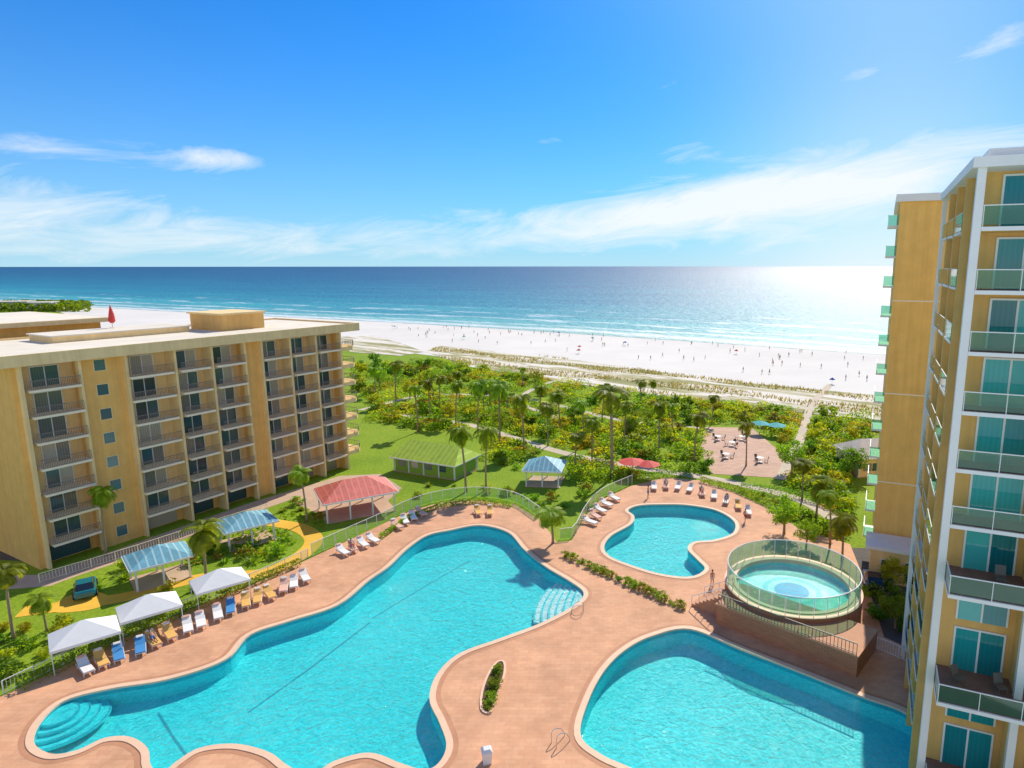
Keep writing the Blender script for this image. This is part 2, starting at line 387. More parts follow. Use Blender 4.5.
def ribbon(pts, w, z):
    m = MB(); L = []; Rr = []
    for i, p in enumerate(pts):
        t = (pts[min(i + 1, len(pts) - 1)] - pts[max(i - 1, 0)]); t.z = 0; t.normalize()
        n = Vector((-t.y, t.x, 0)) * w / 2; L.append((p + n)); Rr.append((p - n))
    n = len(pts); m.add([(q.x, q.y, z) for q in Rr] + [(q.x, q.y, z) for q in L], [(i, i + 1, n + i + 1, n + i) for i in range(n - 1)])
    return m
# ------------------------------------------------------------------ pools and ground
deck_px = [(-160, 765), (0, 698), (20, 689), (60, 669), (110, 645), (160, 624), (210, 602), (260, 582), (300, 564), (340, 545), (380, 526), (410, 512), (440, 503), (480, 499), (515, 505), (540, 520), (557, 543), (572, 541), (585, 518), (600, 501), (630, 487), (665, 478), (700, 481), (735, 493), (768, 509), (800, 530), (850, 545), (872, 600), (884, 638), (915, 652), (965, 680), (1120, 760), (1120, 930), (-160, 930)]
deck = gp(deck_px)
mainp = smooth(gp([(450, 531), (480, 526), (508, 533), (524, 550), (545, 567), (570, 582), (584, 594), (574, 607), (540, 625), (500, 640), (460, 655), (438, 675), (430, 700), (440, 724), (447, 746), (440, 764), (425, 772), (402, 766), (370, 755), (335, 763), (311, 777), (288, 768), (268, 754), (235, 746), (200, 750), (175, 765), (160, 778), (150, 766), (147, 750), (130, 739), (105, 740), (78, 752), (52, 756), (34, 745), (40, 724), (65, 702), (110, 690), (170, 680), (225, 661), (250, 636), (290, 622), (338, 606), (368, 582), (388, 568), (408, 549), (428, 536)]))
rightp = smooth(gp([(690, 630), (740, 650), (800, 673), (860, 697), (907, 715), (925, 745), (915, 800), (800, 830), (690, 800), (635, 772), (600, 756), (580, 736), (588, 702), (604, 672), (625, 651), (652, 637)]))
upp = smooth(gp([(604, 547), (612, 536), (631, 525), (634, 517), (628, 511), (640, 506), (668, 505), (690, 506), (716, 511), (734, 522), (733, 534), (714, 541), (694, 543), (688, 550), (697, 560), (705, 570), (690, 578), (660, 575), (630, 566), (609, 557)]))
DZ = .10
gm = MB().sheet([(-26000, 14), (26000, 14), (26000, 1500), (-26000, 1500)], 0, [deck])
tag(gm.build('ground', M['lawn']), 'green lawn and garden ground around the resort', kind='structure')
d_ = MB().sheet(deck, DZ, [mainp, rightp, upp]); d_.skirt(deck, -.05, DZ)
tag(d_.build('pool_deck', M['deck']), 'salmon paved deck around the pools', kind='structure')
for pl, nm, dep in ((mainp, 'large winding pool', 1.35), (rightp, 'pool below the round spa', 1.5), (upp, 'small upper pool', 1.2)):
    b = MB().sheet(pl, -dep).skirt(pl, -dep, DZ - .02)
    tag(b.build('pool_basin', M['basin']), 'turquoise basin of the ' + nm, kind='structure')
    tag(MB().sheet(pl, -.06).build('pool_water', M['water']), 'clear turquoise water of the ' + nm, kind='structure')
    o1 = offset(pl, .42); i1 = offset(pl, -.04)
    c = MB().ring(i1, o1, DZ + .05); c.skirt(i1, DZ - .1, DZ + .05); c.skirt(o1, DZ - .01, DZ + .05)
    tag(c.build('pool_coping', M['coping']), 'pale coping edge of the ' + nm, kind='structure')
    o2 = offset(pl, .8)
    tag(MB().ring(o1, o2, DZ + .006).build('paving_band', M['band']), 'darker paving band beside the ' + nm, kind='structure')
    tag(MB().skirt(offset(pl, -.02), -.32, DZ - .1).build('waterline_tiles', M['tileband']), 'blue waterline tiles of the ' + nm, kind='structure')
tag(ribbon(gp([(248, 712), (310, 668), (370, 622)], -1.3), .16, -1.335).build('pool_floor_line', M['line']), 'dark tile line on the floor of the large pool', kind='structure')
tag(ribbon(gp([(372, 618), (430, 583), (470, 560)], -1.3), .12, -1.335).build('pool_floor_line', M['line']), 'thin tile line toward the top lobe of the large pool', kind='structure')
tag(ribbon(gp([(158, 712), (172, 735), (190, 760)], -1.3), .16, -1.334).build('pool_floor_line', M['line']), 'short tile line near the left end of the large pool', kind='structure')
def disc(c, r, z0, z1, a0=0, a1=2 * PI, n=40):
    return [Vector((c.x + r * math.cos(a0 + (a1 - a0) * k / n), c.y + r * math.sin(a0 + (a1 - a0) * k / n), 0)) for k in range(n)]
tip = G(585, 596); inn = G(528, 590); ax = (inn - tip).normalized()
st_ = thing('pool_steps', 'pale banded entry steps at the right end of the large pool', 'steps', tip, math.atan2(ax.y, ax.x))
def bow(x): return [Vector((x + .7 * (1 - (y / 4.0) ** 2), y, 0)) for y in [-4 + .5 * k for k in range(17)]]
for i in range(6):
    x = .5 + .72 * i; z = -.14 - .17 * i
    q = [Vector((-1.2, 4, 0)), Vector((-1.2, -4, 0))] + bow(x)
    MB().prism(q, z - .16, z).build('step', M['stepm'], st_)
    e_ = bow(x - .02); f_ = bow(x - .20)
    m = MB(); n = len(e_); m.add([(p.x, p.y, z + .005) for p in f_] + [(p.x, p.y, z + .005) for p in e_], [(k, n + k, n + k + 1, k + 1) for k in range(n - 1)])
    m.build('step_edge', M['basin'], st_)
c_ = G(58, 712)
st_ = thing('pool_steps', 'curved entry steps at the left end of the large pool', 'steps', c_)
for i, r in enumerate([1.3, 1.9, 2.5, 3.1]):
    z = -.16 - .2 * i; q = disc(Vector((0, 0, 0)), r, 0, 0)
    MB().prism(q, z - .18, z).build('step', M['basin'], st_)
    MB().ring(disc(Vector((0, 0, 0)), r - .12, 0, 0), disc(Vector((0, 0, 0)), r - .02, 0, 0), z + .005).build('step_edge', M['line'], st_)
PATHPTS = []
def path(name, pts, w, m, z, label):
    q = smooth_open(gp(pts)); PATHPTS.extend((p, w / 2 + .9) for p in q)
    for a, b in zip(q, q[1:]):
        n = int((b - a).length / 1.5)
        PATHPTS.extend((a.lerp(b, k / (n + 1)), w / 2 + .9) for k in range(1, n + 1))
    tag(ribbon(q, w, z).build(name, m), label, kind='structure')
def on_path(p, extra=0.0): return any(abs(p.x - q.x) < r + extra and abs(p.y - q.y) < r + extra for q, r in PATHPTS)
def patch(name, pts, m, z, label, sm=False):
    q = gp(pts); q = smooth(q, 4) if sm else q
    tag(MB().sheet(q, z).build(name, m), label, kind='structure')
patch('pavement', [(0, 575), (42, 575), (130, 545), (250, 503), (340, 476), (380, 474), (402, 488), (380, 508), (330, 522), (312, 512), (290, 500), (250, 514), (150, 552), (80, 575), (50, 586), (0, 590)], M['walk'], .012, 'pinkish pavement along the foot of the hotel')
path('path', [(20, 612), (80, 604), (130, 596), (200, 578), (262, 573), (300, 556), (314, 540), (300, 528), (270, 522)], 2.1, M['path_o'], .02, 'orange path curving past the gazebos')
patch('plaza', [(52, 612), (66, 597), (96, 592), (112, 600), (90, 610)], M['path_o'], .026, 'orange paved corner by the parked teal car', True)
path('path', [(400, 415), (470, 425), (560, 452), (640, 468), (720, 480), (800, 500), (850, 530)], 2.0, M['path_g'], .018, 'pale garden path toward the right tower')
path('path', [(360, 410), (430, 395), (520, 398), (620, 420), (700, 428)], 1.6, M['path_g'], .016, 'pale path through the back garden')
path('path', [(560, 420), (520, 400), (560, 380), (640, 368)], 1.5, M['path_g'], .102, 'narrow walkway leading over the dunes')
path('path', [(780, 480), (800, 440), (812, 405), (830, 385)], 1.7, M['path_g'], .104, 'pale walkway leading to the beach on the right')
patch('court', [(706, 427), (752, 428), (792, 462), (778, 478), (712, 474), (700, 450)], M['court'], .03, 'terracotta paved court in the garden')
patch('parking_strip', [(0, 560), (0, 470), (20, 470), (40, 545), (40, 562)], M['asphalt'], .014, 'asphalt beside the left end of the hotel')
patch('drive', [(845, 548), (905, 548), (918, 650), (884, 640), (870, 590)], M['asphalt'], .012, 'asphalt drive behind the round spa')
shore = [(-300, 290), (0, 300), (60, 305), (160, 310.5), (260, 315.5), (380, 321.5), (500, 328.5), (620, 336.5), (740, 344.5), (860, 353), (1000, 362), (1300, 384)]
back = [(1300, 458), (1000, 424), (870, 411), (760, 400), (660, 388), (560, 374), (470, 360), (400, 352), (345, 350), (250, 345), (100, 330), (60, 312), (0, 305), (-300, 294)]
patch('beach', shore + back, M['sand'], .05, 'wide white sand beach')
DUNE = [(1300, 434), (1000, 405), (870, 395), (760, 384), (660, 372), (560, 358), (500, 352), (440, 346), (425, 352), (470, 367), (560, 382), (660, 396), (760, 409), (870, 420), (1000, 433), (1300, 468)]
patch('dunes', DUNE, M['dune'], .08, 'grassy dune belt behind the beach')
patch('dunes', [(340, 337), (372, 336), (400, 343), (425, 352), (400, 356), (350, 352)], M['dune'], .085, 'dune patch beside the far end of the hotel')
sea = [G(px, py + .5) for px, py in shore]
t_ = Vector((-SN.y, SN.x, 0)); n_ = Vector((SN.x, SN.y, 0))
seap = [sea[0] + t_ * 30000] + [q for q in sea] + [sea[-1] - t_ * 30000, sea[-1] - t_ * 30000 + n_ * 60000, sea[0] + t_ * 30000 + n_ * 60000]
tag(MB().sheet(seap, .10).build('sea', M['sea']), 'blue green sea reaching the horizon', kind='structure')
# ------------------------------------------------------------------ hotel on the left
def railing(x0, x1, y, z, step=.15, h=1.0):
    m = MB(); m.box(x0, x1, y - .035, y + .035, z + h - .06, z + h); m.box(x0, x1, y - .02, y + .02, z + .08, z + .13)
    k = int((x1 - x0) / step)
    for i in range(k + 1):
        x = x0 + (x1 - x0) * i / k; m.box(x - .014, x + .014, y - .014, y + .014, z + .131, z + h - .061)
    return m
th = math.atan2(.875, .483)
hotel = thing('hotel_building', 'tan seven storey hotel block with rows of dark railed balconies on the left', 'building', (-58.8, 64.9, 0), th)
W, D = 40.8, 18.0
fz = [2.6 + 2.8 * k for k in range(7)]
solid = [(0, .8), (6, 10.3), (25, 27.2), (40.4, W)]
fins = [(15.7, 15.98), (20.25, 20.53), (31.6, 31.9), (35.95, 36.25)]
bays = [(.8, 6), (10.3, 15.7), (15.98, 20.25), (20.53, 25), (27.2, 31.6), (31.9, 35.95), (36.25, 40.4)]
m = MB(); m.box(0, W, 1.3, D, 0, 22.0)
for a, b in solid: m.box(a, b, 0, 1.31, 0, 22.0)
m.build('wall', M['tan'], hotel)
for a, b in bays: MB().box(a + .004, b - .004, 1.284, 1.299, 2.4, 21.99).build('recess_wall', M['recess'], hotel)
m = MB()
for a, b in fins: m.box(a, b, -.75, 1.283, 0, 22.0)
for a in (.5, 5.72, 10.3, 24.72, 27.2, 40.4): m.box(a + .002, a + .28, -.75, -.003, 0, 22.0)
m.build('fin_wall', M['cream'], hotel)
MB().box(-1.3, W + 3.0, -1.4, D + 1, 22.0, 22.95).build('roof_slab', M['cream'], hotel)
MB().box(-.9, W + 2.6, -1.0, D + .6, 22.955, 22.97).build('roof_surface', M['roofm'], hotel)
m = MB()
for q in ((-1.3, W + 3.0, -1.4, -1.1), (-1.3, W + 3.0, D + .7, D + 1), (-1.3, -1.0, -1.1, D + .7), (W + 2.7, W + 3.0, -1.1, D + .7)): m.box(*q, 22.951, 23.2)
m.build('parapet', M['cream'], hotel)
MB().box(8, 24, 10, 16, 22.971, 23.7).build('roof_plinth', M['cream'], hotel)
MB().box(7.8, 24.2, 9.8, 16.2, 23.7, 23.85).build('roof_plinth_cap', M['roofm'], hotel)
MB().box(26.5, 33, 6.5, 14, 22.971, 25.2).build('roof_house', M['yellow'], hotel)
MB().box(26.2, 33.3, 6.2, 14.3, 25.2, 25.45).build('roof_house_cap', M['cream'], hotel)
for a, b in bays:
    proto = None
    w = b - a
    for k, z in enumerate(fz):
        if proto is None:
            sl = MB().box(a + .3, b - .3, -1.1, 1.28, z - .25, z).build('balcony', M['slab'], hotel)
            railing(a + .32, b - .32, -1.03, z).build('railing', M['rail2'], sl)
            dw = min(2.6, w - 1.5); c = a + w * .5
            fr = MB()
            for q in ((c - dw / 2, c - dw / 2 + .09), (c - .045, c + .045), (c + dw / 2 - .09, c + dw / 2)): fr.box(*q, 1.2, 1.295, z + .001, z + 2.1)
            fr.box(c - dw / 2, c + dw / 2, 1.2, 1.295, z + 2.101, z + 2.2)
            fo = fr.build('sliding_door', M['white'], hotel)
            MB().box(c - dw / 2 + .09, c - .045, 1.25, 1.29, z + .001, z + 2.1).build('pane', M['wglass'], fo)
            MB().box(c + .045, c + dw / 2 - .09, 1.23, 1.29, z + .001, z + 2.1).build('pane', M['wglass'], fo)
            proto = (sl, fo)
        else:
            for o in proto:
                n = copy_tree(o, hotel); n.location = (0, 0, z - fz[0])
    c = a + w * .5
    MB().box(c - w * .36, c + w * .36, 1.24, 1.29, .1, 2.2).build('ground_window', M['wglass'], hotel)
for k in range(8):
    z = .9
    if k == 0:
        w0 = MB(); x0, x1 = 7.5, 8.6
        for q in ((x0 - .1, x0, z, z + 1.2), (x1, x1 + .1, z, z + 1.2), (x0 - .1, x1 + .1, z - .1, z), (x0 - .1, x1 + .1, z + 1.2, z + 1.3)): w0.box(q[0], q[1], -.07, -.002, q[2], q[3])
        w0 = w0.build('window', M['cream'], hotel); MB().box(x0, x1, -.03, -.002, z, z + 1.2).build('pane', M['mglass'], w0)
    else:
        n = copy_tree(w0, hotel); n.location = (0, 0, 2.8 * k)
for k, z in enumerate(fz):
    if k == 0:
        q = [Vector((W + .002, -.5, 0)), Vector((W + 2.2, -.5, 0)), Vector((W + 3.3, .6, 0)), Vector((W + 3.3, 8, 0)), Vector((W + .002, 8, 0))]
        e0 = MB().prism(q, z - .45, z + .15).build('end_balcony', M['cream'], hotel)
        pm = MB()
        for i in range(3): pm.bar((q[i].x, q[i].y, z + 1.0), (q[i + 1].x, q[i + 1].y, z + 1.0), .07)
        for i in range(3):
            for j in range(12):
                p = q[i].lerp(q[i + 1], j / 12); pm.bar((p.x, p.y, z + .15), (p.x, p.y, z + 1.0), .03)
        pm.build('railing', M['rail2'], e0)
    else:
        n = copy_tree(e0, hotel); n.location = (0, 0, z - fz[0])
wing = thing('hotel_wing', 'low pale roofed rear wing behind the left hotel', 'building', (-58.8, 64.9, 0), th)
MB().box(-14, 19, 23, 46, 0, 24.2).build('wall', M['tan2'], wing)
MB().box(-15, 20, 22, 47, 24.2, 24.8).build('roof_slab', M['cream'], wing)
MB().box(-14.6, 19.6, 22.4, 46.6, 24.805, 24.82).build('roof_surface', M['roofm'], wing)
for i in range(4):
    wn = MB().box(-10 + i * 5.4, -7 + i * 5.4, 22.94, 22.998, 20.2, 22).build('window', M['white'], wing); MB().box(-9.8 + i * 5.4, -7.2 + i * 5.4, 22.9, 22.938, 20.3, 21.9).build('pane', M['wglass'], wn)
pp = Matrix.Rotation(th, 4, 'Z') @ Vector((16.8, 15.0, 0)) + Vector((-58.8, 64.9, 23.85))
pr = thing('roof_parasol', 'tall furled red parasol standing on the hotel roof', 'parasol', pp); pr.scale = (.85, .85, .95)
MB().tube([(0, 0, 0), (0, 0, 3.3)], .05).build('pole', M['steel'], pr)
MB().tube([(0, 0, .7), (0, 0, 1.0), (.05, 0, 2.0), (0, 0, 3.2)], [.25, .5, .36, .05], 9).build('canopy', M['red'], pr)
MB().tube([(0, 0, 0), (0, 0, .1)], .4, 12).build('base', M['slab'], pr)
# ------------------------------------------------------------------ near tower on the right
ta = math.atan2(-.398, .917)
TO = Vector((18.9, 33, 0))
tw = thing('apartment_tower', 'tall yellow tower with white frame and green glass balconies nearest on the right', 'building', TO, ta)
TW, TD, TH = 15.0, 17.6, 37.2
tf = [33.9 - 3.1 * k for k in range(11)]
MB().box(.6, TW, 1.9, TD, 0, TH - .5).build('wall', M['yellow'], tw)
m = MB(); m.box(-.25, TW, -.25, TD + .2, TH - .5, TH); m.box(.5, TW, .9, TD - 1, TH + .001, TH + .5); m.build('roof_slab', M['white'], tw)
m = MB()
for x in (0, 4.2, 8.4, 12.6): m.box(x, x + .38, 0, .38, 0, TH - .5)
m.box(-.1, .2, 17.2, 17.5, 0, TH - .5)
m.build('column', M['white'], tw)
m = MB()
for y in (4.3, 8.7, 13.1): m.box(.02, .599, y, y + .5, 0, TH - .5)
m.build('flank_pier', M['yellow'], tw)
for x in (4.2, 8.4, 12.6):
    MB().box(x + .06, x + .26, .39, 1.9, 0, TH - .5).build('fin_wall', M['yellow'], tw)
def tower_door(z):
    fr = MB(); x0, x1 = 1.35, 3.9
    for q in ((x0, x0 + .1), (2.57, 2.67), (x1 - .1, x1)): fr.box(*q, 1.8, 1.898, z + .02, z + 2.55)
    fr.box(x0, x1, 1.8, 1.898, z + 2.551, z + 2.65); fo = fr.build('sliding_door', M['white'], tw)
    MB().box(x0 + .1, 2.57, 1.85, 1.897, z + .02, z + 2.55).build('pane', M['tglass'], fo)
    MB().box(2.67, x1 - .1, 1.83, 1.897, z + .02, z + 2.55).build('pane', M['tglass'], fo)
    return fo
def tower_bay(z, proj, x1=4.19):
    y0 = -proj
    sl = MB().box(.39, x1, y0 + .02, 1.899, z - .2, z).build('terrace' if proj else 'balcony', M['white'], tw)
    MB().box(.41, x1 - .09, y0 + .14, 1.89, z + .001, z + .02).build('floor_finish', M['deckwood'], sl)
    MB().box(.41, x1 - .09, y0 + .1, 1.89, z - .215, z - .201).build('soffit', M['yellow'], sl)
    gl = MB(); gl.box(.41, x1 - .01, y0 + .08, y0 + .10, z + .1, z + 1.0)
    if proj: gl.box(.41, .43, y0 + .1, -.02, z + .1, z + 1.0)
    gl.build('glass_panel', M['gglass'], sl)
    rl = MB(); rl.box(.395, x1, y0 + .06, y0 + .12, z + 1.0, z + 1.05)
    if proj: rl.box(.395, .45, y0 + .121, -.01, z + 1.0, z + 1.05)
    xx = .42
    while xx < x1: rl.box(xx, xx + .035, y0 + .06, y0 + .12, z, z + 1.0); xx += 1.9
    rl.build('rail', M['white'], sl)
    return sl
ma = mb = md = None
for k, z in enumerate(tf):
    lo = k >= 6
    if lo and k % 2 == 0:
        if mb is None: mb = (tower_bay(z, 1.9, 14.8), z)
        else: n = copy_tree(mb[0], tw); n.location = (0, 0, z - mb[1])
    for j, x in enumerate((0.0, 4.2, 8.4)):
        if md is None: md = (tower_door(z), z)
        else: n = copy_tree(md[0], tw); n.location = (x, 0, z - md[1])
        if not lo:
            if ma is None: ma = (tower_bay(z, 0), z)
            else: n = copy_tree(ma[0], tw); n.location = (x, 0, z - ma[1])
w1 = None
for k, z in enumerate(tf):
    for j, y in enumerate((2.0, 5.0, 9.4, 13.8)):
        if w1 is None:
            w1 = MB().box(.5, .598, y, y + 2.2, z + .1, z + 2.7).build('window', M['white'], tw)
            MB().box(.45, .499, y + .08, y + 2.12, z + .18, z + 2.62).build('pane', M['tglass'], w1); y00 = y; z00 = z
        else:
            n = copy_tree(w1, tw); n.location = (0, y - y00, z - z00)
w2 = None
for k, z in enumerate(tf):
    for j, y in enumerate((4.9, 9.3, 13.7)):
        if w2 is None:
            w2 = MB().box(-.02, .598, y, y + 3.3, z - .14, z).build('flank_balcony', M['white'], tw); y00 = y; z00 = z
            MB().box(0, .02, y, y + 3.3, z + .05, z + 1.0).build('glass_panel', M['gglass'], w2)
            MB().box(-.01, .03, y, y + 3.3, z + 1.001, z + 1.04).build('rail', M['white'], w2)
        else:
            n = copy_tree(w2, tw); n.location = (0, y - y00, z - z00)
def chair_proto():
    t = thing('balcony_chair', 'dark chair', 'chair', (0, 0, 0), 0, 'dark chairs on tower balconies')
    MB().box(-.25, .25, -.25, .25, .42, .47).build('seat', M['rail'], t)
    m = MB(); m.add([(-.25, .22, .5), (.25, .22, .5), (.25, .38, 1.0), (-.25, .38, 1.0), (-.25, .26, .5), (.25, .26, .5), (.25, .42, 1.0), (-.25, .42, 1.0)], [(0, 1, 2, 3), (7, 6, 5, 4), (0, 4, 5, 1), (3, 2, 6, 7), (0, 3, 7, 4), (1, 5, 6, 2)])
    m.build('backrest', M['rail'], t)
    for x in (-.22, .22):
        for y in (-.22, .22): MB().tube([(x, y, 0), (x, y, .42)], .02, 6).build('leg', M['rail'], t)
    return t
cpz = chair_proto()
for k, (x, fl, lab) in enumerate([(3.0, 6, 'dark chair on the upper brown terrace of the near right tower'), (3.6, 8, 'right dark chair on the middle brown terrace of the near right tower'), (1.6, 8, 'left dark chair on the middle brown terrace of the near right tower'), (4.4, 10, 'dark chair on the lowest brown terrace of the near right tower')]):
    p = Matrix.Rotation(ta, 4, 'Z') @ Vector((x, .2, 0)) + Vector((TO.x, TO.y, tf[fl] + .02))
    place(cpz, USED, p, ta + .4 * k, 1, lab, 'dark chairs on tower balconies')
# ------------------------------------------------------------------ far tower
FO = Vector((30.5, 66, 0)); fa_ = math.radians(-24)
ft = thing('far_tower', 'plain tan tower with small glass balconies on its left edge behind the near tower', 'building', FO, fa_)
MB().box(0, 16, 0, 18, 0, 38.2).build('wall', M['tan2'], ft)
MB().box(-.4, 16.4, -.4, 18.4, 38.2, 38.9).build('roof_slab', M['white'], ft)
f0 = None
for k in range(12):
    z = 3.0 + 3.0 * k
    if f0 is None:
        f0 = MB().box(-1.0, -.002, .8, 4, z - .2, z).build('balcony', M['white'], ft)
        g = MB(); g.box(-.98, -.95, .82, 3.98, z, z + 1.0); g.box(-.949, -.01, .8, .83, z, z + 1.0); g.build('glass_panel', M['gglass'], f0)
        MB().box(-1.0, -.94, .8, 4, z + 1.001, z + 1.06).build('rail', M['steel'], f0)
    else:
        n = copy_tree(f0, ft); n.location = (0, 0, 3.0 * k)
for z in (9.5, 19, 28.5): MB().box(0, 16, -.06, -.002, z, z + .12).build('string_course', M['slab'], ft)
pd = thing('podium', 'low white roofed podium at the foot of the tan tower', 'building', (28.8, 62.6, 0), fa_)
MB().box(0, 14, 0, 3.4, 0, 3.6).build('wall', M['cream'], pd)
MB().box(-.5, 14.5, -.5, 3.45, 3.6, 3.95).build('roof_slab', M['white'], pd)
for i in range(3):
    q = MB().box(1 + i * 2.2, 2.4 + i * 2.2, -.06, -.002, .3, 2.6).build('window', M['white'], pd); MB().box(1.1 + i * 2.2, 2.3 + i * 2.2, -.09, -.061, .4, 2.5).build('pane', M['wglass'], q)
# ------------------------------------------------------------------ round spa
SZ = 2.4
sc_ = G(792, 584, SZ)
spa = thing('round_spa', 'raised round spa pool ringed by a green glass railing on a brick base', 'spa', (sc_.x, sc_.y, 0))
def circ(r, n=64): return disc(Vector((0, 0, 0)), r, 0, 0, n=n)
RW, RO = 5.25, 6.0
m = MB(); m.ring(circ(RW), circ(RO + .2), SZ); m.skirt(circ(RO + .2), 0, SZ); m.build('drum', M['brickw'], spa)
MB().ring(circ(RW + .3), circ(RO + .25), SZ + .02).build('rim_paving', M['coping'], spa)
m = MB(); m.ring(circ(RW - .1), circ(RW + .3), SZ + .1); m.skirt(circ(RW + .3), SZ, SZ + .1); m.skirt(circ(RW - .1), SZ - .3, SZ + .1); m.build('coping', M['coping'], spa)
m = MB(); m.sheet(circ(RW - .05), SZ - .7); m.skirt(circ(RW - .05), SZ - .7, SZ); m.build('basin', M['basin3'], spa)
MB().sheet(circ(4.2), SZ - .69).build('floor_ring', M['basin2'], spa)
MB().sheet(circ(2.7), SZ - .685).build('floor_ring', M['basin3'], spa)
MB().sheet(circ(2.2), SZ - .68).build('floor_medallion', M['basin2'], spa)
MB().sheet(circ(1.6), SZ - .675).build('floor_centre', M['basin4'], spa)
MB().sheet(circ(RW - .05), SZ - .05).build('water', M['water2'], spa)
RH = 1.8
for k in range(32):
    a0 = 2 * PI * k / 32 + .01; a1 = 2 * PI * (k + 1) / 32 - .01
    p0 = Vector((RO * math.cos(a0), RO * math.sin(a0), 0)); p1 = Vector((RO * math.cos(a1), RO * math.sin(a1), 0))
    MB().add([(p0.x, p0.y, SZ + .12), (p1.x, p1.y, SZ + .12), (p1.x, p1.y, SZ + RH - .06), (p0.x, p0.y, SZ + RH - .06)], [(0, 1, 2, 3)]).build('glass_panel', M['sglass'], spa)
    a = 2 * PI * k / 32; MB().tube([(RO * math.cos(a), RO * math.sin(a), SZ), (RO * math.cos(a), RO * math.sin(a), SZ + RH)], .035, 6).build('post', M['alu'], spa)
MB().tube([(RO * math.cos(2 * PI * k / 64), RO * math.sin(2 * PI * k / 64), SZ + RH) for k in range(65)], .045, 6).build('top_rail', M['alu'], spa)
pa, pb = G(716, 624), G(856, 679); e = (pb - pa).normalized()
ter = thing('brick_terrace', 'terracotta brick retaining terrace in front of the round spa', 'terrace', (pa.x, pa.y, 0), math.atan2(e.y, e.x))
L = (pb - pa).length; TZ = 1.9
MB().box(0, L, 0, 5.0, 0, TZ).build('brick_wall', M['brickw'], ter)
MB().box(-.1, L + .1, -.12, 4.9, TZ, TZ + .12).build('cap', M['band'], ter)
m = MB(); m.box(.1, L - .1, .05, .12, TZ + 1.0, TZ + 1.07); m.box(.1, L - .1, .06, .11, TZ + .2, TZ + .25)
k = int(L / .3)
for i in range(k + 1): m.box(.1 + (L - .25) * i / k, .1 + (L - .25) * i / k + .04, .065, .105, TZ + .12, TZ + 1.0)
m.build('railing', M['rail'], ter)
st = thing('garden_stairs', 'brown stairs with railings climbing to the round spa terrace', 'stairs', (pa.x, pa.y, 0), math.atan2(e.y, e.x))
for i in range(8): MB().box(-.12 - .4 * (8 - i), -.12, 1.2, 3.6, .10 + .24 * i, .10 + .24 * (i + 1)).build('step', M['band'], st)
for y in (1.2, 3.6):
    m = MB(); m.bar((-3.3, y, 1.1), (-.15, y, 3.0), .06)
    for i in range(5): m.bar((-3.3 + i * .78, y, .15 + i * .47), (-3.3 + i * .78, y, 1.1 + i * .47), .04)
    m.build('handrail', M['white'], st)
# ------------------------------------------------------------------ fences
def fence(pts, h, z, label, gm_, post='white', step=1.6, name='glass_fence', cat='fence', bars=False):
    t = thing(name, label, cat)
    acc = [pts[0]]; rest = 0
    for a, b in zip(pts, pts[1:]):
        Ls = (b - a).length; d = step - rest
        while d < Ls:
            acc.append(a.lerp(b, d / Ls)); d += step
        rest = (rest + Ls) % step
    acc = acc + [pts[-1]] if (acc[-1] - pts[-1]).length > .5 else acc
    for p in acc: MB().bar((p.x, p.y, z), (p.x, p.y, z + h), .07).build('post', M[post], t)
    for a, b in zip(acc, acc[1:]):
        if not bars:
            MB().add([(a.x, a.y, z + .1), (b.x, b.y, z + .1), (b.x, b.y, z + h - .08), (a.x, a.y, z + h - .08)], [(0, 1, 2, 3)]).build('glass_panel', M[gm_], t)
        else:
            m = MB(); n = 7
            for i in range(1, n + 1):
                p = a.lerp(b, i / (n + 1)); m.bar((p.x, p.y, z + .1), (p.x, p.y, z + h - .08), .025)
            m.bar((a.x, a.y, z + .12), (b.x, b.y, z + .12), .04); m.build('bar_panel', M[post], t)
    m = MB()
    for a, b in zip(acc, acc[1:]): m.bar((a.x, a.y, z + h), (b.x, b.y, z + h), .06)
    m.build('top_rail', M[post], t); return t
fence(smooth_open(gp([(312, 556), (345, 541), (382, 524), (410, 510), (440, 501), (480, 497), (516, 503), (540, 518)])), 1.5, 0, 'curved glass fence around the top of the large pool', 'fglass')
fence(smooth_open(gp([(560, 540), (574, 537), (586, 515), (602, 498), (632, 484)])), 1.4, 0, 'curved glass fence left of the small upper pool', 'fglass')
fence(gp([(4, 694), (60, 667), (110, 643), (160, 622), (210, 600), (260, 580), (308, 558)]), 1.1, .0, 'white bar fence behind the loungers on the left', None, bars=True, step=2.0, name='bar_fence')
fence(gp([(856, 640), (884, 652), (915, 666), (960, 690)], .1), 1.1, .1, 'white bar fence right of the brick terrace', None, bars=True, step=1.8, name='bar_fence')
fence(gp([(40, 583), (130, 556), (205, 531), (270, 510)]), 1.0, 0, 'low bar fence along the foot of the hotel', None, bars=True, step=2.2, name='bar_fence', post='slab')
